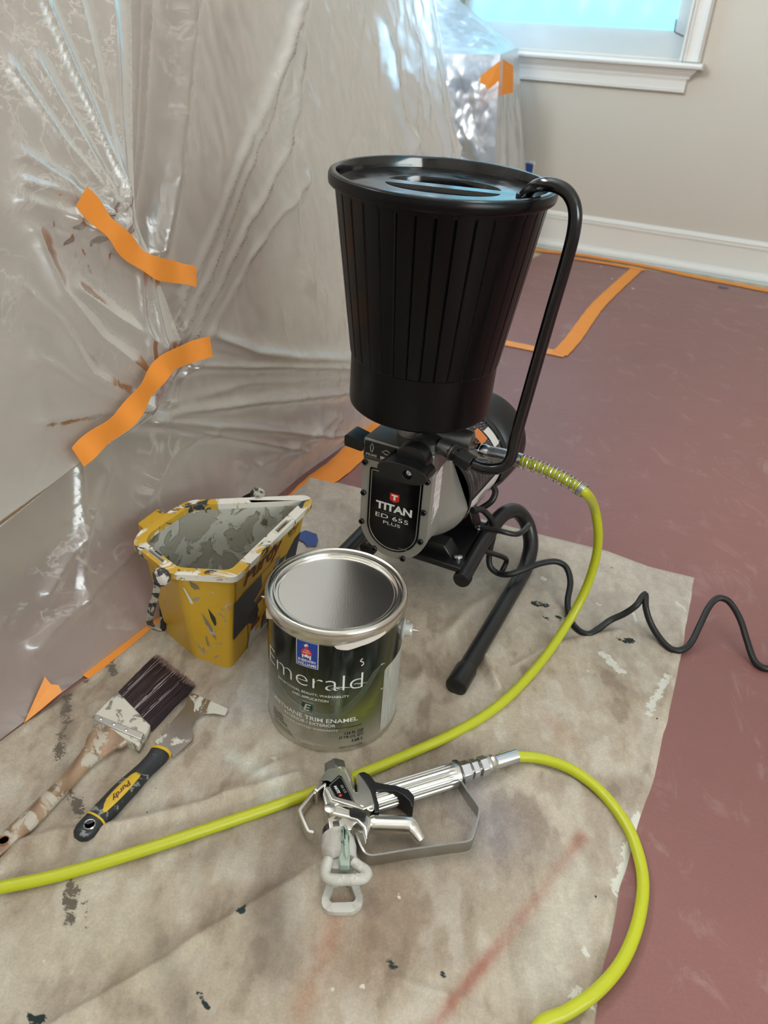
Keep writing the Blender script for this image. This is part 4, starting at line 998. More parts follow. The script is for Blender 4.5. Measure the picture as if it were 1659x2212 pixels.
# -- prime / spray panel
pp = MB().prism(rounded([(XC - .0500, .2625), (XC - .002, .2625), (XC - .002, .2855), (XC - .0500, .2855)], .001), .002, .0032, M=FM).obj('mode_panel', plain('black_label_matt', (14, 14, 15), .3), spr, smooth=30)
PM = lambda q: FM((q[0], q[1], .0034))
tx = MB(); text(tx, 'PRIME', XC - .0475, XC - .0305, .2640, .2682, PM, .01); tx.obj('panel_word', MSIL, pp, smooth=0)
tx = MB(); text(tx, 'SPRAY', XC - .0255, XC - .0075, .2640, .2682, PM, .02); tx.obj('panel_word', MW, pp, smooth=0)
tx = MB(); tx.tube([PM(q) for q in ((XC - .039, .2845), (XC - .0415, .278), (XC - .040, .271), (XC - .038, .271), (XC - .0365, .278))], .0005, 4, closed=True); tx.obj('panel_arrow', MSIL, pp)
tx = MB(); tx.tube([PM(q) for q in ((XC - .0235, .2755), (XC - .0165, .2790), (XC - .0095, .2755), (XC - .0165, .2722))], .0005, 4, closed=True); tx.obj('panel_arrow', MSIL, pp)
# -- mode knob on the front
kc = SL(893, 992, -.012); kx, kz = kc[0], kc[2]
kn = MB().lathe([(.0235, 0), (.0245, .004), (.0240, .016), (.0225, .021), (0, .0215)], 40, dirM((kx, -.001, kz), (0, -1, 0))).obj('pressure_knob', M_BLK, spr)
pts = []
for k in range(29):
    a = k / 28; ang = 2 * math.pi * a
    pts.append((kx - .004 + .036 * math.copysign(abs(math.cos(ang)) ** .8, math.cos(ang)), kz - .010 + .0135 * math.copysign(abs(math.sin(ang)) ** .9, math.sin(ang))))
MB().prism(pts[:-1], .008, .040, holes=[circle2(.0068, 18, (kx + .004, kz - .010))], M=lambda q: np.array([q[0], -q[2], q[1]])).obj('grip', M_BLK, kn, smooth=40, bevel=.003)
MB().lathe([(.0068, .030), (.0045, .031), (.0040, .034), (.0012, .034), (0, .032)], 18, dirM((kx + .004, 0, kz - .010), (0, -1, 0))).obj('screw', M_ZINC, kn)
# -- black lever on the left
MB().prism(rounded([(XC - .083, .2685), (XC - .054, .2660), (XC - .050, .2800), (XC - .079, .2865), (XC - .083, .2840)], .004), -.030, .002, M=FM).obj('prime_lever', M_BLK, spr, bevel=.003)
MB().lathe([(.010, 0), (.010, .02)], 20, dirM((XC - .060, .014, .272), (1, 0, 0))).obj('lever_boss', M_BLK, spr)
# -- serial sticker on the flat right side
sx = XC + .0523
t = NT('rating_sticker'); tc = t.n('ShaderNodeTexCoord'); sp = t.n('ShaderNodeSeparateXYZ'); t.l(tc.outputs['Object'], sp.inputs[0])
rows = t.ramp(t.math('SINE', t.math('MULTIPLY', sp.outputs['Y'], 1900.)), [(.45, 0.), (.6, 1.)]); words = t.ramp(t.noise(420, 2, .5, t.coord((1, .05, 1))), [(.46, 0.), (.52, 1.)])
t.principled(t.mix(t.math('MULTIPLY', t.math('MULTIPLY', rows, words), .8), lin((226, 216, 214)), lin((60, 56, 56))), .4); M_STK = t.m
stk = MB().prism([(.013, .172), (.038, .190), (.038, .262), (.013, .250)], 0, .0006, M=lambda q: np.array([sx + q[2], q[0], q[1]])).obj('rating_sticker', M_STK, spr, smooth=0)
tx = MB(); text(tx, 'TITAN', 0, .022, 0, .0052, lambda q: np.array([sx + .0008, .0195 - q[1], .177 + q[0]]), .02); tx.obj('sticker_lettering', MK, stk, smooth=0)
# -- motor can with wrapped label
YM = lambda q: np.array([XC + q[0] + max(0, q[2] - .112) * .17, q[2], AZ + q[1] + max(0, q[2] - .112) * .22])   # the motor sits slightly askew behind the gear housing
MB().lathe([(RMOT - .001, .112), (RMOT - .003, .225)], 72, YM, close=False).obj('motor_can', plain('motor_can_dark', (40, 38, 40), .35, .3), spr)
MB().lathe([(RMOT + .0002, .111), (RMOT + .0010, .1135), (RMOT + .0002, .116)], 72, YM, close=False).obj('motor_band', M_BLK, spr)
def wrap(y0, y1, a0, a1, mat, name, parent=spr, off=.0006):
    return MB().lathe([(RMOT + off - .001, y0), (RMOT + off - .0025, y1)], 26, YM, math.radians(a0), math.radians(a1), close=False).obj(name, mat, parent)
t = NT('warning_label_black'); tc = t.n('ShaderNodeTexCoord'); sp = t.n('ShaderNodeSeparateXYZ'); t.l(tc.outputs['Object'], sp.inputs[0])
rows = t.ramp(t.math('SINE', t.math('MULTIPLY', sp.outputs['Z'], 2600.)), [(.62, 0.), (.72, 1.)]); words = t.ramp(t.noise(500, 2, .5, t.coord((.05, 1, .05))), [(.50, 0.), (.54, 1.)])
t.principled(t.mix(t.math('MULTIPLY', t.math('MULTIPLY', rows, words), .7), lin((38, 35, 37)), lin((190, 188, 186))), .35); M_WRN = t.m
wrap(.118, .218, 2, 100, M_WRN, 'warning_label')
wl = wrap(.120, .208, -42, -2, plain('white_label', (214, 206, 204), .4), 'white_label')
wrap(.196, .212, 32, 56, plain('white_pictogram', (214, 210, 204), .4), 'pictogram', off=.0012); wrap(.176, .195, 46, 64, plain('orange_pictogram', (206, 120, 60), .4), 'pictogram', off=.0012)
rw = MB(); pts = [(.130 + .0052 * math.cos(a), math.radians(-32) * RMOT + .0052 * math.sin(a)) for a in np.linspace(0, 2 * math.pi, 24, endpoint=False)]
pin = [(.130 + (q[0] - .130) * .55, math.radians(-32) * RMOT + (q[1] - math.radians(-32) * RMOT) * .55) for q in pts]
RW = lambda q: YM(((RMOT + .0006 + q[2]) * math.cos(q[1] / RMOT), (RMOT + .0006 + q[2]) * math.sin(q[1] / RMOT), q[0]))
rw.prism(pts, 0, .0002, holes=[pin], M=RW); rw.obj('certification_mark', MR, wl, smooth=0)
tx = MB()
for k, (a_, l_) in enumerate(((-22, .030), (-19, .022), (-13, .034), (-10, .026), (-30, .03), (-27, .02))): tx.prism([(.142, math.radians(a_) * RMOT), (.142 + l_, math.radians(a_) * RMOT), (.142 + l_, math.radians(a_ + 1) * RMOT), (.142, math.radians(a_ + 1) * RMOT)], 0, .0001, M=RW)
tag(tx.obj('small_print', MK, wl, smooth=0), kind='stuff')
MB().lathe([(.060, .214), (.0700, .214), (.0745, .218), (.0800, .226), (.0822, .234), (.0826, .264), (.0805, .274), (.070, .280), (0, .281)], 72, YM).obj('fan_cover', M_BLK, spr)
MB().lathe([(.0730, .2165), (.0755, .2150), (.0778, .2195), (.0770, .2225)], 72, YM, close=False).obj('fan_cover_lip', M_BLK_GLOSS, spr)
for a in (22, 34): 
    q = YM((.0722 * math.cos(math.radians(a)), .0722 * math.sin(math.radians(a)), .2145)); MB().box(q, (.004, .001, .0035)).obj('arrow_mark', MW, spr)
# -- outlet side: manifold, fittings
of = SL(1000, 952, .055)
mbm = MB().lathe([(.017, -.045), (.0172, .020), (.0165, .024), (.013, .0255)], 32, dirM(of - np.array([.012, 0, 0]), (.98, .12, -.06))); mbm.obj('outlet_manifold', M_CAST_D, spr)
h0 = SL(1013, 961, .055); h1 = SL(1052, 978, .050); hd = h1 - h0; hd /= np.linalg.norm(hd)
MB().prism(hexagon(.0125), -.006, .006, M=dirM(h0, hd)).obj('hex_nut', M_CAST_D, spr, bevel=.0006)
MB().lathe([(.0075, .006), (.0075, .011), (.0085, .0115), (.0085, .014)], 24, dirM(h0, hd)).obj('nipple', plain('brass_steel', (150, 120, 96), .35, 1.), spr)
j0 = SL(957, 966, .018); j1 = SL(1022, 1004, .012); jd = j1 - j0; jd /= np.linalg.norm(jd); JL = np.linalg.norm(j1 - j0)
MB().lathe([(.0105, -.006), (.0105, .012), (.0125, .014), (.0125, .016)], 28, dirM(j0, jd)).obj('return_port', M_CAST_D, spr)
MB().prism(hexagon(.0115), .010, .021, M=dirM(j0, jd)).obj('compression_nut', M_BLK, spr, bevel=.0008)
MB().lathe([(.0085, .02), (.0085, .026)], 20, dirM(j0, jd)).obj('sleeve', M_BLK, spr)
MB().prism(hexagon(.0135), .0245, JL - .002, M=dirM(j0, jd)).obj('compression_nut', M_BLK, spr, bevel=.0010)
# -- return tube up into the lid
tube_px = [(1022, 1003, .012), (1045, 1011, .012), (1070, 1013, .012), (1092, 1006, .014), (1105, 985, .016), (1111, 955, .017), (1145, 835, .022), (1190, 678, .026), (1226, 555, .030), (1241, 490, .031), (1241, 446, .032), (1225, 415, .034), (1197, 400, .036), (1170, 399, .042)]
rp = [SL(x, y, ly) for x, y, ly in tube_px] + [HM(HL(1146, 410, LZ + .010)), HM(HL(1133, 424, LZ)), HM(HL(1131, 426, LZ - .015))]
MB().tube(smooth_path(rp, 6), .0078, 14).obj('return_tube', M_BLK_GLOSS, spr)
MB().tube([HM(HL(1133, 424, LZ) + np.array([0, 0, -.004])), HM(HL(1133, 424, LZ) + np.array([0, 0, .003]))], .0105, 18).obj('lid_grommet', M_BLK, spr)
# -- frame: two tube loops, each a floor rail bent up and back to the base
RX, LX = .1535, -.1300
def loop(sgn):
    X0 = RX if sgn > 0 else LX; mid = (RX + LX) / 2; xi = mid + sgn * .080
    c = [(X0, -.108, .0175), (X0, .03, .0175), (X0, .165, .0180), (X0, .205, .024), (X0 - sgn * .006, .238, .046), (X0 - sgn * .022, .250, .076), (X0 - sgn * .040, .238, .100), (xi + sgn * .008, .205, .106), (xi + sgn * .002, .160, .096), (xi, .10, .082), (xi, .048, .070)]
    return c
for sg in (1, -1):
    c = loop(sg); path = smooth_path(c, 8)
    MB().tube(path, .0128, 18).obj('frame_tube', M_TUBE, spr)
    X0 = c[0][0]
    MB().lathe([(0, -.001), (.0125, 0), (.0150, .0022), (.0154, .006), (.0154, .040), (.0142, .0425), (.0128, .043)], 28, dirM((X0, -.116, .0175), (0, 1, 0))).obj('rubber_foot', M_BLK, spr)
    MB().lathe([(0, -.002), (.012, -.001), (.0138, .002), (.0138, .012)], 24, dirM(c[-1], (0, 1, 0))).obj('tube_cap', M_BLK, spr)
    # cord hook on each side
mid = (RX + LX) / 2
MB().box((mid, .125, .082), (.150, .145, .010)).obj('base_plate', M_TUBE, spr, bevel=.002)
MB().prism([(mid - .055, .086), (mid + .055, .086), (mid + .040, .105), (mid - .040, .105)], .07, .10, M=lambda q: np.array([q[0], q[2], q[1]])).obj('motor_saddle', M_TUBE, spr, bevel=.002)
MB().prism([(mid - .058, .086), (mid + .058, .086), (mid + .045, .118), (mid - .045, .118)], .165, .195, M=lambda q: np.array([q[0], q[2], q[1]])).obj('motor_saddle', M_TUBE, spr, bevel=.002)
for y_, in ((.075,), (.17,)):
    x_ = mid + .062; MB().lathe([(.007, 0), (.007, .004), (.004, .0055), (0, .0058)], 20, dirM((x_, y_, .087), (0, 0, 1))).obj('base_bolt', M_ZINC, spr)
rod = lambda px: [SL(x, y, lx=l) for x, y, l in px]
MB().tube(smooth_path(rod([(1040, 1140, .098), (1080, 1147, .130), (1112, 1154, .150), (1126, 1150, .156), (1142, 1134, .158)]), 5), .0042, 10).obj('cord_hook', M_TUBE, spr)
MB().tube(smooth_path(rod([(1030, 1184, .090), (1065, 1196, .112), (1088, 1204, .126), (1094, 1212, .129), (1083, 1236, .126)]), 5), .0042, 10).obj('cord_hook', M_TUBE, spr)
MB().box(SL(1030, 1185, lx=.085), (.022, .018, .018)).obj('hook_bracket', M_TUBE, spr, bevel=.002)
tag(spr, 'black and grey airless paint sprayer with tall black hopper on a tube frame', 'paint sprayer')
# -- power cord
wl_ = lambda x, y, z: (G(x, y, z) - SPO) @ np.array([SQ, SD, [0, 0, 1]]).T
cp = [SL(1062, 1046, .215), SL(1070, 1062, .21), SL(1062, 1082, .20), SL(1040, 1098, .19), SL(1026, 1103, .18)]
MB().tube(smooth_path(cp, 6), .0052, 10).obj('cord_strain_relief', M_BLK, spr)
cp = [wl_(x, y, z) for x, y, z in ((1020, 1102, .150), (1042, 1102, .140), (1062, 1124, .120), (1066, 1152, .095), (1058, 1190, .065), (1058, 1222, .042), (1075, 1238, .034), (1098, 1241, .040), (1130, 1231, .046), (1165, 1218, .050), (1200, 1213, .050), (1222, 1224, .044), (1232, 1256, .034), (1226, 1300, .016), (1232, 1338, .010), (1250, 1362, .0085), (1270, 1370, .0085), (1290, 1360, .011), (1318, 1340, .020), (1350, 1325, .034), (1375, 1307, .050), (1388, 1288, .058), (1394, 1284, .059), (1395, 1312, .048), (1405, 1345, .028), (1425, 1378, .013), (1448, 1401, .0085), (1468, 1405, .0085), (1490, 1392, .012), (1512, 1350, .030), (1532, 1310, .046), (1552, 1292, .054), (1574, 1299, .052), (1598, 1336, .036), (1614, 1385, .020), (1630, 1428, .009), (1650, 1443, .0065), (1690, 1440, .0065), (1730, 1400, .02), (1770, 1330, .045), (1810, 1310, .05), (1850, 1350, .03), (1880, 1400, .0065), (1930, 1420, .0065), (2000, 1380, .0065), (2100, 1320, .0065), (2250, 1260, .0065), (2450, 1200, .0065))]
MB().tube(smooth_path(cp, 6), .0050, 10).obj('power_cord', plain('black_cord_rubber', (20, 20, 21), .45, bump=.1, bscale=400), spr)

# ================================================================== hose
HS = empty('hose', TOWORLD(h1) * np.array([1, 1, 0]))
def hpart(mb, name, mat, **k):
    o = mb.obj(name, mat, **k); o.parent = HS; o.matrix_parent_inverse = Matrix.Translation(-Vector(HS.location)); return o
t = NT('lime_yellow_hose'); sc = t.ramp(t.noise(60, 6, .7), [(.66, 0.), (.72, 1.)])
t.principled(t.mix(t.math('MULTIPLY', sc, .55), lin((184, 188, 34)), lin((112, 112, 38))), .36, 0, t.bump(t.noise(700, 3), .08, .0004), .5); M_HOSE = t.m
W = lambda x, y, ly: TOWORLD(SL(x, y, ly))
H0 = [TOWORLD(h1), W(1090, 985, .046), W(1140, 1000, .040), W(1190, 1020, .033), W(1235, 1044, .026), W(1262, 1062, .020)]
H1 = [G(1284, 1098, .215), G(1292, 1150, .170), G(1288, 1200, .128), G(1272, 1255, .086), G(1248, 1308, .050), G(1216, 1362, .024), G(1180, 1415, .0125), G(1140, 1463, .0115), G(1090, 1513, .0115), G(1030, 1556, .0115), G(960, 1594, .0115), G(880, 1630, .0115), G(800, 1664, .0125), G(700, 1703, .0135), G(600, 1739, .0125), G(480, 1780, .0125), G(360, 1820, .0135), G(240, 1858, .0125), G(120, 1892, .0115), G(0, 1917, .0115), G(-120, 1938, .0115)]
lc = [(-.50, .40), (-.58, .30), (-.60, .18), (-.52, .06), (-.36, -.02), (-.16, .0), (-.02, .08), (.06, .18)]
H2 = [np.array([x, y, .012]) for x, y in lc] + [G(1160, 2222, .0115), G(1225, 2186, .0115), G(1285, 2145, .0115), G(1335, 2090, .010), G(1366, 2030, .0085), G(1384, 1965, .0085), G(1389, 1905, .0085), G(1380, 1850, .0095), G(1360, 1795, .0110), G(1328, 1745, .0125), G(1285, 1698, .0135), G(1230, 1660, .015), G(1170, 1639, .017), G(1110, 1634, .019), G(1082, 1637, .020)]
hose_path = smooth_path(H0 + H1 + H2, 8)
hpart(MB().tube(hose_path, .0066, 14), 'hose_line', M_HOSE)
sp0 = smooth_path(H0, 24); sp0 = np.array(sp0); L = np.r_[0, np.cumsum(np.linalg.norm(np.diff(sp0, axis=0), axis=1))]
coil = []; turn = 0.; nst = 1500; prev = None
for k in range(nst):
    d_ = L[-1] * k / (nst - 1); q = np.array([np.interp(d_, L, sp0[:, i]) for i in range(3)]); q2 = np.array([np.interp(min(d_ + .002, L[-1] + .002), L, sp0[:, i]) for i in range(3)]); 
    tn = q2 - np.array([np.interp(max(d_ - .002, 0), L, sp0[:, i]) for i in range(3)]); tn /= np.linalg.norm(tn); n1_ = np.cross(tn, [0, 0, 1.]); n1_ /= np.linalg.norm(n1_); n2_ = np.cross(tn, n1_)
    f_ = d_ / L[-1]; pitch = .00175 if f_ < .36 or f_ > .95 else .0058
    turn += (L[-1] / nst) / pitch * 2 * math.pi
    coil.append(q + .0092 * (n1_ * math.cos(turn) + n2_ * math.sin(turn)))
hpart(MB().tube(coil, .0008, 5), 'spring_guard', M_ZINC)
hd_ = H0[1] - H0[0]; hd_ /= np.linalg.norm(hd_)
hpart(MB().prism(hexagon(.0120), -.024, -.008, M=dirM(H0[0], hd_)), 'swivel_nut', M_ZINC, bevel=.0008)
hpart(MB().lathe([(.0108, -.008), (.0112, -.002), (.0098, .004), (.0092, .006)], 24, dirM(H0[0], hd_)), 'ferrule', M_ZINC)
tag(HS, 'yellow spray hose from the sprayer looping over the cloth to the spray gun', 'hose')

# ================================================================== spray gun
def g5(x, y): return (600 + x * .3134, 1580 + y * .3134)
def g2(x, y): return (630 + x * .18083, 1640 + y * .18083)
def plan(pts, z, f=g2): return [tuple(G(*f(*q), z)[:2]) for q in pts]
M_CHROME = plain('polished_aluminium', (232, 230, 224), .22, 1., bump=.05, bscale=90)
M_SATIN = plain('satin_aluminium', (204, 202, 196), .32, 1., bump=.05, bscale=150)
M_GALV = plain('galvanised_strap', (176, 176, 172), .30, 1., bump=.10, bscale=220, var=.10, vscale=60)
M_DWHITE = splat('paint_caked_white', (206, 202, 194), (188, 184, 174), .5, 60, .6, 0, second=(120, 116, 110), second_amount=.10, second_scale=90, bump=.35)
gun = empty('spray_gun', np.array([*G(*g2(700, 560), .02)[:2], .004]))
def gp(mb, name, mat, parent=None, **k):
    o = mb.obj(name, mat, **k); o.parent = parent or gun
    if parent is None: o.matrix_parent_inverse = Matrix.Translation(-Vector(gun.location))
    return o
gp(MB().prism(plan([(425, 150), (600, 140), (660, 220), (745, 425), (785, 425), (772, 215), (800, 190), (870, 260), (950, 400), (1000, 540), (990, 645), (930, 662), (830, 605), (740, 612), (560, 575), (450, 640), (400, 600), (370, 450), (395, 345), (340, 395), (300, 430), (262, 395), (330, 290)], .032), .007, .0375), 'body', M_CHROME, bevel=.0075, segs=5, smooth=60)
gp(MB().prism(plan([(395, 560), (560, 585), (700, 640), (770, 740), (715, 870), (610, 885), (455, 885), (425, 700)], .030), .007, .0345), 'nose_block', M_CHROME, bevel=.006, segs=4, smooth=60)
gp(MB().prism(plan([(398, 345), (425, 350), (470, 440), (760, 530), (845, 580), (950, 545), (985, 560), (850, 620), (740, 585), (470, 500)], .0372), .035, .0395), 'body_rib', M_CHROME, bevel=.0018, segs=3, smooth=60)
hk = [G(*g2(*q), .022) for q in ((345, 330), (210, 500), (112, 628), (100, 660), (150, 790), (192, 885), (215, 905), (270, 912))]
gp(MB().strip(smooth_path(hk, 4), .015, .0042), 'hook', M_CHROME, bevel=.0012, smooth=30)
na_, nb_ = G(*g2(560, 290), .022), G(*g2(512, 90), .022); nd_ = (nb_ - na_); nl = np.linalg.norm(nd_); nd_ /= nl
gp(MB().lathe([(.004, -.034), (.0150, -.030), (.0192, -.018), (.0196, -.004), (.0180, .012), (.0150, nl - .014), (.0128, nl - .012)], 40, dirM(na_ * np.array([1, 1, 0]) + np.array([0, 0, .0185]), nd_)), 'valve_barrel', M_CHROME, smooth=60)
gp(MB().prism(hexagon(.0135), nl - .0125, nl + .002, M=dirM(na_, nd_)), 'cap_nut', plain('dark_steel', (120, 120, 116), .28, 1.), bevel=.001)
lbp = [(438, 310), (565, 195), (600, 212), (756, 527), (520, 466)]
lb = gp(MB().prism(plan(lbp, .0380), .0365, .0390), 'badge', plain('badge_black', (12, 12, 14), .18), smooth=0)
pts = [G(*g2(*(np.array([590, 360]) + (np.array(q) - np.array([590, 360])) * .90)), .0394) for q in lbp]
gp(MB().tube(pts, .00022, 4, closed=True), 'badge_line', MSIL, lb)
o_b, ux_, uy_ = G(*g2(588, 455), .0396), G(*g2(500, 300), .0396), G(*g2(620, 405), .0396)
bx_ = (ux_ - o_b); bl_ = np.linalg.norm(bx_); bx_ /= bl_; by_ = np.cross([0, 0, 1.], bx_); by_ *= -1 if by_ @ (uy_ - o_b) < 0 else 1; by_ = -by_ if False else by_
GM = lambda q: o_b + bx_ * q[0] + by_ * q[1]
tx = MB(); text(tx, 'TITAN', .0055, bl_ * .86, -.0012, .0022, GM, .03); gp(tx, 'badge_lettering', MW, lb, smooth=0)
tx = MB(); text(tx, 'RX-80', .0035, bl_ * .75, .0060, .0090, GM, -.01); gp(tx, 'badge_lettering', MSIL, lb, smooth=0)
tx = MB(); sheet_patch(tx, [(.001, .0022), (.0042, .0022), (.0042, -.0006), (.0026, -.0014), (.001, -.0006)], GM); gp(tx, 'badge_shield', MR, lb, smooth=0)
# grip
ga, gb_ = G(*g5(660, 470), .0215), G(*g5(1215, 300), .0215); gd = gb_ - ga; gl = np.linalg.norm(gd); gd /= gl
nfl = 20; N_ = nfl * 4; gm = MB(); DM = dirM(ga, gd)
rg = []
for z_, k_ in ((0, 1), (.004, 1), (gl - .012, 1), (gl - .004, .4), (gl, 0)):
    for i in range(N_):
        a = 2 * math.pi * i / N_; r_ = .0146 - .0011 * k_ * (1 if i % 4 in (2, 3) else 0); rg.append(DM((r_ * math.cos(a), r_ * math.sin(a), z_)))
gm.add(rg, [(j * N_ + i, j * N_ + (i + 1) % N_, (j + 1) * N_ + (i + 1) % N_, (j + 1) * N_ + i) for j in range(4) for i in range(N_)] + [tuple(range(N_))[::-1], tuple(range(4 * N_, 5 * N_))])
gp(gm, 'grip', M_SATIN, smooth=28)
gp(MB().lathe([(.0148, gl - .001), (.0148, gl + .005), (.012, gl + .006)], 32, DM), 'grip_collar', M_SATIN)
gp(MB().lathe([(.0165, gl + .0045), (.0165, gl + .0065)], 32, DM), 'washer', plain('dark_washer', (96, 96, 94), .35, 1.))
gp(MB().prism(hexagon(.0130), gl + .008, gl + .020, M=DM), 'hex_nut', M_ZINC, bevel=.0008)
gp(MB().prism(hexagon(.0122), gl + .0225, gl + .0305, M=DM), 'hex_nut', M_ZINC, bevel=.0008)
gp(MB().lathe([(.0105, gl + .006), (.0098, gl + .034)], 24, DM), 'swivel_core', plain('dark_steel', (120, 120, 116), .28, 1.))
gp(MB().prism(hexagon(.0125), gl + .034, gl + .044, M=DM), 'swivel_nut', M_ZINC, bevel=.0008)
gp(MB().lathe([(.0105, gl + .044), (.0108, gl + .047), (.0095, gl + .049), (.0108, gl + .052), (.0095, gl + .056)], 24, DM), 'ferrule_ring', M_SATIN)
gp(MB().lathe([(.0084, gl + .055), (.0086, gl + .057), (.0082, gl + .086), (.0070, gl + .0865)], 24, DM), 'ferrule', M_ZINC)
# black grip cover
gp(MB().prism(plan([(795, 180), (865, 163), (930, 200), (1000, 285), (1100, 308), (1250, 330), (1400, 380), (1466, 460), (1456, 575), (1424, 582), (1412, 525), (1330, 445), (1250, 402), (1150, 388), (1012, 388), (1004, 430), (1042, 560), (1046, 640), (990, 655), (988, 560), (940, 390), (868, 275)], .036), .012, .0385), 'grip_cover', M_BLK, bevel=.0025, segs=3)
# trigger
tr = gp(MB().prism(plan([(405, 600), (440, 548), (560, 570), (680, 618), (890, 668), (950, 712), (935, 830), (895, 965), (868, 900), (850, 820), (780, 745), (650, 705), (430, 655)], .042), .028, .0440), 'trigger', M_CHROME, bevel=.0035, segs=4, smooth=60)
gp(MB().lathe([(.0062, 0), (.0062, .0022), (.0045, .0030), (0, .0032)], 24, lambda q: q + np.array([*G(*g2(458, 592), .044)[:2], .0432])), 'pivot_screw', M_SATIN, tr)
flv = smooth_path([G(*g2(*q), z_) for q, z_ in (((930, 788), .029), ((1010, 782), .029), ((1200, 788), .0285), ((1385, 795), .028), ((1440, 825), .027), ((1495, 900), .025), ((1545, 972), .022))], 4)
wv = np.interp(np.linspace(0, 1, len(flv)), [0, .1, .6, .72, .8, 1], [.0075, .0088, .0086, .0080, .0066, .0056]); hv = np.interp(np.linspace(0, 1, len(flv)), [0, .1, .6, .75, 1], [.009, .0105, .0100, .0075, .0060])
gp(MB().add(*etube(flv, wv, hv, n=24, sq=.75)), 'finger_lever', M_CHROME, tr, smooth=60)
lk = gp(MB().prism(plan([(688, 600), (780, 606), (895, 660), (880, 715), (690, 662)], .047), .042, .0490), 'safety_lock', M_BLK, bevel=.001)
for k in range(5):
    f_ = .12 + k * .18; a_, b_ = np.array(G(*g2(700 + 185 * f_, 606 + 52 * f_), .0496)), np.array(G(*g2(700 + 180 * f_, 655 + 50 * f_), .0496))
    gp(MB().tube([a_ * (1, 1, 0) + np.array([0, 0, .0492]), b_ * (1, 1, 0) + np.array([0, 0, .0492])], .0007, 6), 'rib', M_BLK, lk)
# strap guard
gs = [G(*g5(*q), .0265) - np.array([0, 0, .0085]) for q in ((1205, 232), (1235, 285), (1300, 395), (1388, 520), (1388, 560), (1352, 700), (1325, 748), (1200, 770), (900, 812), (660, 850), (610, 838), (575, 790), (550, 730), (540, 690))]
gp(MB().strip(smooth_path(gs, 4), .0165, .0022), 'strap_guard', M_GALV, smooth=30)
# white spray head
wa, wb = G(*g2(528, 880), .0205), G(*g2(606, 1270), .0205); wd = wb - wa; wl2 = np.linalg.norm(wd); wd /= wl2; WM = dirM(wa, wd)
gp(MB().lathe([(.0135, -.006), (.0145, -.004), (.0145, .004)], 32, WM), 'head_thread', plain('dark_steel', (120, 120, 116), .28, 1.))
hdp = gp(MB().lathe([(.0125, .002), (.0165, .004), (.0170, .010), (.0182, .013), (.0186, .022), (.0176, .026), (.0170, .028), (.0168, wl2 - .006), (.0150, wl2 - .002), (.006, wl2 + .001), (0, wl2 + .001)], 32, WM), 'spray_head', M_DWHITE)
gp(MB().prism(plan([(432, 1240), (545, 1210), (720, 1235), (745, 1300), (720, 1330), (520, 1330), (440, 1320)], .028), .010, .0315), 'head_block', M_DWHITE, hdp, bevel=.002)
gp(MB().lathe([(.006, 0), (.006, .002), (.003, .0022), (.003, -.002), (0, -.002)], 18, dirM(G(*g2(615, 1352), .020), wd)), 'orifice', plain('orifice_dark', (50, 46, 42), .6), hdp)
up_ = [G(*g2(*q), .034) for q in ((440, 1200), (412, 1290), (402, 1370), (428, 1418), (520, 1438), (700, 1440), (850, 1424), (898, 1378), (880, 1330), (800, 1275), (735, 1225))]
gp(MB().tube(smooth_path(up_, 5), .0056, 12), 'tip_guard_bar', M_DWHITE, hdp)
gp(MB().prism(rounded(plan([(352, 1010), (300, 1165), (306, 1212), (352, 1252), (520, 1252), (582, 1200), (588, 1150), (545, 1020)], .012, g5), .004), .005, .0135, holes=[rounded(plan([(392, 1050), (352, 1165), (372, 1186), (522, 1180), (540, 1155), (498, 1050)], .012, g5), .003)]), 'tip_guard_ring', M_DWHITE, hdp, bevel=.0016)
gp(MB().prism(plan([(430, 1310), (470, 1480), (560, 1480), (560, 1320)], .018), .010, .020), 'guard_arm', M_DWHITE, hdp, bevel=.001)
gp(MB().prism(plan([(690, 1310), (690, 1480), (790, 1480), (800, 1330)], .018), .010, .020), 'guard_arm', M_DWHITE, hdp, bevel=.001)
M_TIPG = splat('paint_caked_green', (52, 92, 72), (158, 172, 158), .72, 70, .5, 0, bump=.3)
gp(MB().prism(plan([(600, 790), (628, 770), (662, 780), (690, 900), (697, 1150), (692, 1272), (575, 1265), (562, 1170), (596, 1060), (590, 900)], .042), .026, .0420), 'spray_tip', M_TIPG, hdp, bevel=.002)
gp(MB().prism(plan([(612, 800), (650, 796), (672, 900), (680, 1130), (655, 1195), (625, 1110), (612, 900)], .0445), .0415, .0448), 'tip_arrow', M_TIPG, hdp, bevel=.0012)
tag(gun, 'chrome airless spray gun with paint-caked white tip lying on the drop cloth', 'spray gun')

# ================================================================== paint brush
def zb(x, y): return (x * .39783, 1380 + y * .39783)
brush = empty('paint_brush', np.array([*G(*zb(640, 520), .012)[:2], .005]))
def bp(mb, name, mat, parent=None, **k):
    o = mb.obj(name, mat, **k); o.parent = parent or brush; o.matrix_parent_inverse = Matrix.Translation(-Vector(brush.location)) if parent is None else Matrix(); return o
zt = .020
cL, cR = G(*zb(640, 282), zt), G(*zb(818, 468), zt); tL, tR = G(*zb(850, 82), .014), G(*zb(1058, 242), .014)
M_BRI = plain('dark_bristle', (46, 34, 38), .5, var=.3, vscale=400)
core = MB(); dn = np.array([0, 0, 1.])
core.add([cL - dn * .0025, cR - dn * .0025, (cR * .25 + tR * .75) - dn * .003, (cL * .25 + tL * .75) - dn * .003, cL - dn * .014, cR - dn * .014, (cR * .25 + tR * .75) - dn * .006, (cL * .25 + tL * .75) - dn * .006], [(0, 1, 2, 3), (7, 6, 5, 4), (0, 4, 5, 1), (1, 5, 6, 2), (2, 6, 7, 3), (3, 7, 4, 0)])
bp(core, 'bristle_core', M_BRI, smooth=0)
br = {0: MB(), 1: MB(), 2: MB()}
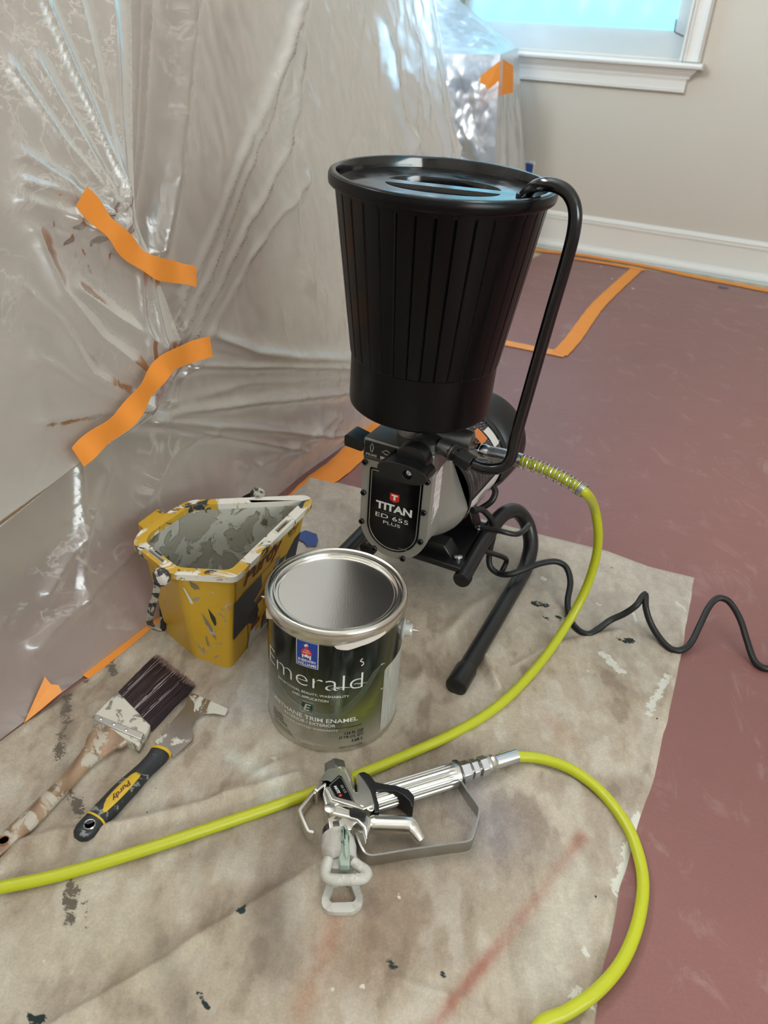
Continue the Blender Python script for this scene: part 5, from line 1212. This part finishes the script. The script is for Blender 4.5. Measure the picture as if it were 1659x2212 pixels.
for k in range(2600):
    s_ = random.random(); top_ = random.random() ** .5; cl = random.choice((0, 0, 0, 0, 1, 1)) if random.random() > .035 else 2
    a_ = cL * (1 - s_) + cR * s_ - dn * (.0015 + .012 * (1 - top_)); ln = 1.0 - .06 * random.random() if random.random() < .55 else .80 + .2 * random.random()
    b_ = tL * (1 - s_) + tR * s_ - dn * (.0015 + .0065 * (1 - top_)) + np.array([random.gauss(0, .0018), random.gauss(0, .0018), random.gauss(0, .0004)]); b_ = a_ + (b_ - a_) * ln
    m_ = (a_ + b_) / 2 + np.array([random.gauss(0, .0007), random.gauss(0, .0007), .0006])
    br[cl].tube([a_, m_, b_], [.00030, .00030, .00012], 3, caps=False)
for cl, (nm, c_) in enumerate((('bristles', (40, 27, 33)), ('bristles', (66, 50, 55)), ('bristles', (196, 190, 184)))):
    tag(bp(br[cl], nm, plain('bristle_shade_%d' % cl, c_, .45), smooth=0), kind='stuff')
tips = MB()
for k in range(700):
    s_ = random.random(); b_ = tL * (1 - s_) + tR * s_; a_ = cL * (1 - s_) + cR * s_; f_ = random.uniform(.90, .96); g_ = random.uniform(.97, 1.03)
    j_ = np.array([random.gauss(0, .0012), random.gauss(0, .0012), -.0005 - .004 * random.random()]); tips.tube([a_ + (b_ - a_) * f_ + j_, a_ + (b_ - a_) * g_ + j_], [.00030, .00012], 3, caps=False)
tag(bp(tips, 'bristle_tips', plain('bristle_tip_tan', (134, 108, 102), .6), smooth=0), kind='stuff')
M_FER = splat('painted_ferrule', (176, 172, 164), (206, 200, 186), .62, 45, .3, .9, bump=.4)
fb = [G(*zb(492, 430), .020), G(*zb(752, 582), .020)]
def slab(a, b, c, d, z0, z1): return [(q[0], q[1], z0) for q in (a, b, c, d)] + [(q[0], q[1], z1) for q in (a, b, c, d)], [(3, 2, 1, 0), (4, 5, 6, 7), (0, 1, 5, 4), (1, 2, 6, 5), (2, 3, 7, 6), (3, 0, 4, 7)]
fer = bp(MB().add(*slab(cL, cR, fb[1], fb[0], .005, .0205)), 'ferrule', M_FER, bevel=.002)
ra, rb_ = G(*zb(520, 410), .0215), G(*zb(785, 515), .0215); fa, fbb = G(*zb(505, 440), .0215), G(*zb(765, 550), .0215)
bp(MB().add(*slab(ra, rb_, fbb, fa, .0195, .0222)), 'ferrule_band', M_SATIN, fer, bevel=.001)
for q in ((548, 437), (618, 466), (684, 497)):
    bp(MB().lathe([(.0022, 0), (.0020, .0012), (0, .0016)], 14, lambda w_: w_ + np.array([*G(*zb(*q), .0222)[:2], .0220])), 'nail', M_ZINC, fer)
M_BWOOD = NT('brush_handle_wood'); t = M_BWOOD
grn = t.n('ShaderNodeTexWave'); grn.inputs['Scale'].default_value = 14; grn.inputs['Distortion'].default_value = 6; grn.inputs['Detail'].default_value = 4; mp = t.coord((1, .35, 1)); t.l(mp, grn.inputs['Vector'])
wc = t.mix(grn.outputs['Fac'], lin((132, 104, 80)), lin((164, 134, 106)))
pm_ = t.ramp(t.noise(32, 8, .62, None, .6), [(.50, 0.), (.54, 1.)]); wc = t.mix(pm_, wc, lin((184, 174, 158)))
t.principled(wc, t.math('ADD', t.math('MULTIPLY', pm_, .2), .38), 0, t.bump(pm_, .3, .001)); M_BWOOD = t.m
hx = [(622, 508), (590, 535), (560, 560), (525, 600), (480, 645), (420, 712), (350, 790), (270, 870), (180, 962), (100, 1040), (40, 1095), (0, 1135), (-50, 1185)]
hz_ = [.0130, .0130, .0128, .0125, .0120, .0115, .0115, .0118, .0120, .0118, .0116, .0115, .0115]
hw = [.0275, .0262, .0225, .0170, .0125, .0105, .0100, .0108, .0118, .0120, .0112, .0098, .0060]; hh = [.0072, .0076, .0078, .0078, .0075, .0072, .0070, .0072, .0074, .0072, .0066, .0058, .0040]
hp_ = [G(*zb(*q), z) for q, z in zip(hx, hz_)]
hp2 = smooth_path(hp_, 4); tt_ = np.linspace(0, len(hw) - 1, len(hp2))
hnd = bp(MB().add(*etube(hp2, np.interp(tt_, range(len(hw)), hw), np.interp(tt_, range(len(hh)), hh), n=24)), 'handle', M_BWOOD)
hole = G(*zb(20, 1092), .0190)
bp(MB().lathe([(.0050, .0004), (.0056, .0012), (.0050, .0016), (.0046, .0008), (.0044, -.001)], 20, lambda q: q + np.array([hole[0], hole[1], .0176]), close=False), 'hole_rim', plain('wood_edge', (150, 100, 62), .5), hnd)
bp(MB().lathe([(.0047, 0), (0, 0)], 20, lambda q: q + np.array([hole[0], hole[1], .0184])), 'hanging_hole', plain('hole_dark', (34, 24, 18), .8), hnd)
def barcode(a, b, wdt, name):
    a, b = G(*zb(*a), .0190), G(*zb(*b), .0190); d_ = b - a; n_ = np.array([-d_[1], d_[0], 0]); n_ /= np.linalg.norm(n_); m = MB(); x = 0.
    while x < 1:
        w_ = random.uniform(.012, .035); p0, p1 = a + d_ * x, a + d_ * min(1, x + w_)
        m.add([p0 - n_ * wdt, p1 - n_ * wdt, p1 + n_ * wdt, p0 + n_ * wdt], [(0, 1, 2, 3)]); x += w_ + random.uniform(.015, .05)
    tag(bp(m, name, MK, hnd, smooth=0), kind='stuff')
barcode((118, 978), (212, 888), .0022, 'barcode'); barcode((272, 828), (306, 790), .0028, 'barcode')
tag(brush, 'wide paint brush with dark bristles and a paint-smeared wooden handle', 'paint brush')

# ================================================================== painter's multi tool
def zk(x, y): return (150 + x * .15069, 1590 + y * .15069)
tool = empty('scraper_tool', np.array([*G(*zk(700, 800), .012)[:2], .005]))
def kp(mb, name, mat, parent=None, **k):
    o = mb.obj(name, mat, **k); o.parent = parent or tool; o.matrix_parent_inverse = Matrix.Translation(-Vector(tool.location)) if parent is None else Matrix(); return o
M_BLADE = splat('paint_smeared_blade', (168, 162, 158), (200, 196, 182), .42, 30, .25, .9, second=(138, 128, 118), second_amount=.2, second_scale=34, bump=.4, stretch=(1, .6, 1))
bpts = [(838, 560), (1000, 372), (1020, 330), (1028, 292), (1062, 300), (1238, 380), (1222, 414), (1160, 402), (1105, 405), (1062, 432), (1040, 480), (1050, 515), (1046, 550), (942, 640)]
kp(MB().prism(rounded([tuple(G(*zb(*q), .0125)[:2]) for q in bpts], .0015, 2), .0110, .0128), 'blade', M_BLADE, bevel=.0004)
kx_ = [(1318, 222), (1270, 290), (1200, 370), (1100, 470), (980, 590), (850, 720), (720, 850), (600, 980), (480, 1100), (390, 1200), (300, 1290), (220, 1370), (165, 1430), (130, 1470)]
kw = [.0125, .0122, .0112, .0105, .0112, .0125, .0130, .0130, .0126, .0124, .0126, .0120, .0100, .0060]; kh = [.0095, .0098, .0092, .0090, .0096, .0102, .0104, .0104, .0102, .0098, .0096, .0088, .0072, .0045]
M_RUB = splat('paint_flecked_rubber', (36, 39, 42), (128, 130, 128), .30, 60, .5, 0, second=(196, 192, 182), second_amount=.17, second_scale=45, bump=.25)
kpath = smooth_path([G(*zk(*q), .0140) for q in kx_], 4); ti = np.linspace(0, len(kw) - 1, len(kpath)); KW = np.interp(ti, range(len(kw)), kw); KH = np.interp(ti, range(len(kh)), kh)
kh_ = kp(MB().add(*etube(kpath, KW, KH, n=26, sq=.85)), 'handle', M_RUB)
M_KY = splat('yellow_grip_inlay', (214, 176, 40), (150, 128, 56), .22, 60, .45, 0, bump=.1)
def kring(i0, i1, name):
    kp(MB().add(*etube(kpath[i0:i1 + 1], KW[i0:i1 + 1] + .0007, KH[i0:i1 + 1] + .0007, n=26, sq=.85)), name, M_KY, kh_)
kring(0, 2, 'yellow_collar'); kring(36, 37, 'yellow_ring')
la, lb_ = G(*zk(985, 520), .0245), G(*zk(455, 1070), .0245); ld = lb_ - la; ll = np.linalg.norm(ld); ld /= ll; ln_ = np.array([-ld[1], ld[0], 0])
def KM(q):
    s_ = q[0] / ll; return np.array([*(la + ld * q[0] + ln_ * q[1])[:2], .0241 - 34 * q[1] ** 2 * .5 - .006 * (s_ - .5) ** 2 + (q[2] if len(q) > 2 else 0)])
ip = MB(); oc = rounded([(0, -.0048), (.004, -.0058), (ll * .5, -.0068), (ll - .004, -.0058), (ll, -.0046), (ll, .0046), (ll - .004, .0058), (ll * .5, .0068), (.004, .0058), (0, .0048)], .002, 2)
Q_ = np.zeros((21, 9, 3))
for i, x_ in enumerate(np.linspace(0, ll, 21)):
    hw_ = .0046 + .0024 * math.sin(math.pi * x_ / ll) - (.0012 if i in (0, 20) else 0)
    for j, y_ in enumerate(np.linspace(-hw_, hw_, 9)): Q_[i, j] = KM((x_, y_, .0006))
inl = kp(ip.grid(Q_), 'yellow_inlay', M_KY, kh_, smooth=180, solid=.001)
tx = MB(); text(tx, 'Purdy', ll * .24, ll * .74, -.0034, .0044, lambda q: KM((q[0], q[1], .0014)), .03, .35); kp(tx, 'inlay_lettering', plain('print_maroon', (92, 38, 36), .5), inl, smooth=0)
hcn = np.array([*G(*zk(290, 1262), .0235)[:2], .0225])
kp(MB().lathe([(.0062, -.002), (.0066, .0008), (.0060, .0016), (.0052, .0012), (.0050, -.003)], 26, lambda q: q + hcn, close=False), 'hole_ring', M_ZINC, kh_)
kp(MB().lathe([(.0052, 0), (0, 0)], 22, lambda q: q + hcn + np.array([0, 0, .0006])), 'hanging_hole', plain('hole_grey', (84, 80, 74), .7), kh_)
tag(tool, 'scraper multi tool with black and yellow grip lying beside the paint brush', 'scraper')

# ================================================================== yellow pail
PZ = .160
pail = empty('paint_pail', np.array([-.235, .88, .005]))
def pp_(mb, name, mat, parent=None, **k):
    o = mb.obj(name, mat, **k); o.parent = parent or pail; o.matrix_parent_inverse = Matrix.Translation(-Vector(pail.location)) if parent is None else Matrix(); return o
M_PY = splat('yellow_pail_plastic', (214, 170, 52), (150, 144, 132), .26, 34, .42, 0, second=(196, 176, 150), second_amount=.22, second_scale=52, bump=.15)
M_PRIM = splat('paint_crusted_rim', (206, 162, 48), (222, 216, 204), .58, 16, .42, 0, second=(46, 54, 58), second_amount=.40, second_scale=26, bump=.6)
M_PIN = splat('paint_coated_inside', (160, 156, 142), (182, 180, 168), .52, 24, .42, 0, second=(104, 98, 82), second_amount=.40, second_scale=30, bump=1.)
rim = [(368, 1240), (510, 1248), (677, 1084), (664, 1069), (411, 1080), (376, 1097), (300, 1148), (286, 1175)]
rimW = [np.array(G(*q, PZ)[:2]) for q in rim]
cen = np.mean(rimW, axis=0)
def inset(P, d):
    P = [np.array(q) for q in P]; N = len(P); out = []; area_ = sum(P[i][0] * P[(i + 1) % N][1] - P[(i + 1) % N][0] * P[i][1] for i in range(N)); sg = 1 if area_ > 0 else -1
    for i in range(N):
        a, b, c = P[i - 1], P[i], P[(i + 1) % N]; n1_ = np.array([-(b - a)[1], (b - a)[0]]) * sg; n1_ /= np.linalg.norm(n1_); n2_ = np.array([-(c - b)[1], (c - b)[0]]) * sg; n2_ /= np.linalg.norm(n2_)
        m_ = (n1_ + n2_); m_ /= (1 + n1_ @ n2_); L_ = np.linalg.norm(m_); m_ = m_ / L_ * min(L_, 1.6); out.append(b + m_ * d)
    return out
topO = inset(rimW, .010)
# bottom outline corner for corner
botW = [np.array(q) for q in ((-.250, .812), (-.196, .792), (-.143, .955), (-.152, .968), (-.270, .948), (-.292, .925), (-.312, .885), (-.303, .860))]
def ring_pts(P, z, r=.010): return [np.array([q[0], q[1], z]) for q in rounded([tuple(q) for q in P], r, 4)]
loops = [ring_pts(topO, PZ - .004), ]
for f_ in (.25, .5, .75, 1.):
    P_ = [a * (1 - f_) + b * f_ for a, b in zip(topO, botW)]
    # a hollow pressed into the lower left side, leaving a foot in front
    loops.append(ring_pts(P_, (PZ - .004) * (1 - f_) + .006 * f_))
loops.append([q * np.array([1, 1, 0]) + np.array([0, 0, .0045]) + (np.array([cen[0], cen[1], 0]) - q * np.array([1, 1, 0])) * .03 for q in loops[-1]])
n_ = len(loops[0]); mb = MB()
# dent: move points of the short left side inwards towards the bottom
A0, G0 = botW[0], botW[7]
for li, lp in enumerate(loops):
    f_ = max(0., (li - 1.2) / 3.8)
    for q in lp:
        d_, t__ = seg_dist(np.array(q[0]), np.array(q[1]), A0 * 1., G0 * 1.)
        if d_ < .05 and .12 < t__ < .85: q[0] += f_ * .016 * math.sin(math.pi * (t__ - .12) / .73) ; q[1] += f_ * .010 * math.sin(math.pi * (t__ - .12) / .73)
mb.add([q for lp in loops for q in lp], [(j * n_ + i, j * n_ + (i + 1) % n_, (j + 1) * n_ + (i + 1) % n_, (j + 1) * n_ + i) for j in range(len(loops) - 1) for i in range(n_)] + [tuple(range((len(loops) - 1) * n_, len(loops) * n_))])
pp_(mb, 'shell', M_PY, smooth=50)
inO = inset(rimW, .014); inL = [ring_pts(inO, PZ - .001, .008)]
for f_ in (.5, 1.):
    P_ = [a * (1 - f_) + b * f_ for a, b in zip(inO, [q + (cen - q) * .07 for q in botW])]; inL.append(ring_pts(P_, (PZ - .001) * (1 - f_) + .018 * f_, .008))
mb = MB(); n_ = len(inL[0]); mb.add([q for lp in inL for q in lp], [(j * n_ + i, j * n_ + (i + 1) % n_, (j + 1) * n_ + (i + 1) % n_, (j + 1) * n_ + i) for j in range(2) for i in range(n_)] + [tuple(range(2 * n_, 3 * n_))])
pp_(mb, 'paint_coated_lining', M_PIN, smooth=50)
s1 = [G(*q, PZ)[:2] for q in ((583, 1150), (604, 1129), (613, 1133), (592, 1155))]; s2 = [G(*q, PZ)[:2] for q in ((303, 1166), (308, 1163), (330, 1186), (325, 1190))]
inR = inset(rimW, .0155)
def clip_in(S, d): c_ = np.mean(S, axis=0); return [tuple(c_ + (q - c_) * d) for q in S]
def edge_slot(i, j, f0, f1, d0, d1):
    a, b = rimW[i], rimW[j]; e_ = b - a; n_ = np.array([-e_[1], e_[0]]); n_ /= np.linalg.norm(n_); n_ = n_ if n_ @ (cen - a) > 0 else -n_
    return [tuple(a + e_ * f + n_ * d) for f, d in ((f0, d0), (f1, d0), (f1, d1), (f0, d1))]
slots = [edge_slot(1, 2, .54, .70, .0035, .0115), edge_slot(0, 7, .30, .74, .0055, .0105)]
pp_(MB().prism(rounded([tuple(q) for q in rimW], .010, 5), PZ - .009, PZ, holes=[rounded([tuple(q) for q in inR], .010, 5)] + slots), 'rim', M_PRIM, bevel=.0012)
for S in slots:
    c_ = np.mean(S, axis=0); pp_(MB().prism([tuple(c_ + (np.array(q) - c_) * 1.16) for q in S], PZ - .004, PZ + .0022, holes=[[tuple(c_ + (np.array(q) - c_) * .96) for q in S]]), 'slot_lip', plain('thick_white_paint', (222, 217, 206), .4, bump=.3, bscale=120), bevel=.0007)
# yellow tab on the left edge
tb = [G(*q, PZ)[:2] for q in ((297, 1130), (340, 1098), (362, 1112), (318, 1146))]
pp_(MB().prism(rounded([tuple(q) for q in tb], .003), PZ - .018, PZ - .001), 'magnet_tab', M_PRIM if False else splat('yellow_tab', (206, 160, 36), (46, 54, 56), .30, 40, .4, 0, bump=.3), bevel=.002)
# pivots and bail
M_BAIL = splat('painted_black_bail', (34, 38, 40), (172, 166, 152), .45, 50, .45, 0, bump=.3)
p1, p2 = G(349, 1246, PZ - .006), G(556, 1074, PZ - .004)
dv1 = np.array([-.45, -.85, 0.1]); dv2 = np.array([.1, .95, .1])
pp_(MB().lathe([(.008, -.008), (.0115, -.004), (.0125, 0), (.0120, .004), (.008, .007), (0, .0078)], 24, dirM(p1, dv1)), 'bail_pivot', splat('painted_pivot', (60, 52, 56), (206, 200, 190), .55, 60, .45, 0), smooth=50)
pp_(MB().lathe([(.008, -.008), (.0115, -.004), (.0125, 0), (.0120, .004), (.008, .007), (0, .0078)], 24, dirM(p2 + np.array([0, .006, 0]), dv2)), 'bail_pivot', M_BAIL, smooth=50)
bl_pts = [p1 + np.array([-.004, -.006, -.004]), G(338, 1276, .135), G(328, 1312, .100), G(323, 1338, .066), G(330, 1355, .040), G(352, 1360, .026), np.array([-.326, .93, .022]), np.array([-.316, .975, .036]), np.array([-.282, 1.015, .080]), np.array([-.235, 1.030, .125]), p2 + np.array([-.004, .012, 0])]
bpth = smooth_path(bl_pts, 5); 
pp_(MB().strip(bpth, .0095, .0030, up=np.array([(.9, -.3, .4)] * len(bpth))), 'bail', M_BAIL, bevel=.0008)
# printed label on the right-hand side
TB, TC = topO[1], topO[2]; BB, BC = botW[1], botW[2]
nside = np.cross(np.array([*(TC - TB), 0]), [0, 0, 1.]); nside /= np.linalg.norm(nside)
if nside[:2] @ (TB - cen) < 0: nside = -nside
def LM(off):
    def f(q):
        s_, t__ = q[0], q[1]; a = np.array([*(TB * (1 - s_) + TC * s_), PZ - .004]); b = np.array([*(BB * (1 - s_) + BC * s_), .006])
        return a * (1 - t__) + b * t__ + nside * off
    return f
def patch(name, P_, mat, off, parent=None):
    m = MB(); sheet_patch(m, P_, LM(off)); return pp_(m, name, mat, parent, smooth=0)
lab = patch('label_ground', [(.04, .05), (.985, .05), (.985, .98), (.30, .98), (.24, .66), (.04, .66)], plain('label_yellow', (196, 152, 40), .4), .0012)
blk = patch('label_dark_band', [(.02, .30), (.985, .27), (.985, .70), (.32, .76), (.24, .69), (.02, .69)], plain('label_charcoal', (44, 46, 54), .4), .0018)
patch('label_red_band', [(.30, .76), (.985, .70), (.985, .76), (.30, .82)], plain('label_maroon', (112, 44, 50), .4), .0020)
patch('label_pale_foot', [(.29, .82), (.985, .76), (.985, .98), (.26, .985)], plain('label_pale', (200, 196, 190), .4), .0018)
mbc = MB()
for k in range(9):
    s_ = .48 + k * .03; sheet_patch(mbc, [(s_, .80), (s_ + .012 + .008 * (k % 3 == 0), .795), (s_ + .012 + .008 * (k % 3 == 0), .94), (s_, .945)], LM(.0024))
tag(pp_(mbc, 'barcode', plain('label_charcoal', (44, 46, 54), .4), smooth=0), kind='stuff')
m = MB(); L1 = LM(.0024); text(m, 'Purdy', .13, .66, -.265, -.085, lambda q: L1((q[0], -q[1])), .025, .35); pp_(m, 'brand_lettering', plain('print_maroon', (92, 38, 36), .5), smooth=0)
m = MB(); text(m, 'PROFESSIONAL PAINTING TOOLS', .12, .62, -.288, -.272, lambda q: L1((q[0], -q[1])), .0); pp_(m, 'small_lettering', MK, smooth=0)
for s_, w0, w1, y0, y1 in (('PAIL', .74, .90, .06, .105), ('SEAU', .74, .90, .115, .165), ('BALDE', .78, .88, .175, .195)):
    m = MB(); text(m, s_, w0, w1, -y1, -y0, lambda q: L1((q[0], -q[1])), .01); pp_(m, 'pail_word', MK, smooth=0)
pic = patch('pail_picture', [(.34, .52), (.62, .44), (.60, .66), (.42, .72)], plain('label_picture_yellow', (206, 160, 40), .4), .0024)
patch('picture_rim', [(.30, .50), (.50, .36), (.66, .40), (.64, .47), (.34, .545)], plain('label_picture_amber', (176, 128, 40), .4), .0026)
patch('picture_window', [(.46, .58), (.57, .54), (.56, .65), (.47, .68)], plain('label_picture_rose', (164, 100, 60), .4), .0028)
patch('picture_handle', [(.33, .515), (.55, .455), (.66, .41), (.66, .425), (.55, .475), (.33, .535)], plain('label_charcoal', (44, 46, 54), .4), .0030)
patch('picture_brush', [(.60, .30), (.66, .29), (.64, .42), (.58, .44)], plain('label_steel', (126, 126, 130), .4), .0028)
# dribbles of paint on the front face
FA, FB, BA_, BB_ = topO[0], topO[1], botW[0], botW[1]; nf = np.array([-.15, -1., 0]); nf = np.cross(np.array([*(FB - FA), 0]), [0, 0, 1.]); nf /= np.linalg.norm(nf); nf = nf if nf[:2] @ (FA - cen) > 0 else -nf
def FMp(q): 
    a = np.array([*(FA * (1 - q[0]) + FB * q[0]), PZ - .004]); b = np.array([*(BA_ * (1 - q[0]) + BB_ * q[0]), .006]); return a * (1 - q[1]) + b * q[1] + nf * .0014
for P_, c_, nm in (([(.08, .16), (.11, .16), (.22, .30), (.23, .335), (.17, .33)], (216, 210, 198), 'white'), ([(.52, .36), (.55, .38), (.66, .45), (.68, .52), (.64, .545), (.57, .47)], (36, 56, 44), 'green'), ([(.38, .42), (.42, .45), (.52, .53), (.62, .62), (.66, .70), (.58, .66), (.50, .57), (.44, .54)], (128, 126, 114), 'grey'), ([(.40, .68), (.43, .69), (.47, .78), (.46, .80), (.42, .78)], (120, 116, 100), 'grey'), ([(.22, .08), (.36, .12), (.40, .16), (.30, .17), (.24, .14)], (120, 112, 90), 'taupe'), ([(.46, .60), (.62, .58), (.66, .64), (.55, .66)], (190, 166, 140), 'beige')):
    m = MB(); m.add([FMp(q) for q in P_], [tuple(range(len(P_)))]); pp_(m, 'paint_dribble', plain('dribble_' + nm, c_, .45), smooth=0)
tag(pail, 'yellow plastic hand pail caked with white and grey paint beside the can', 'pail')
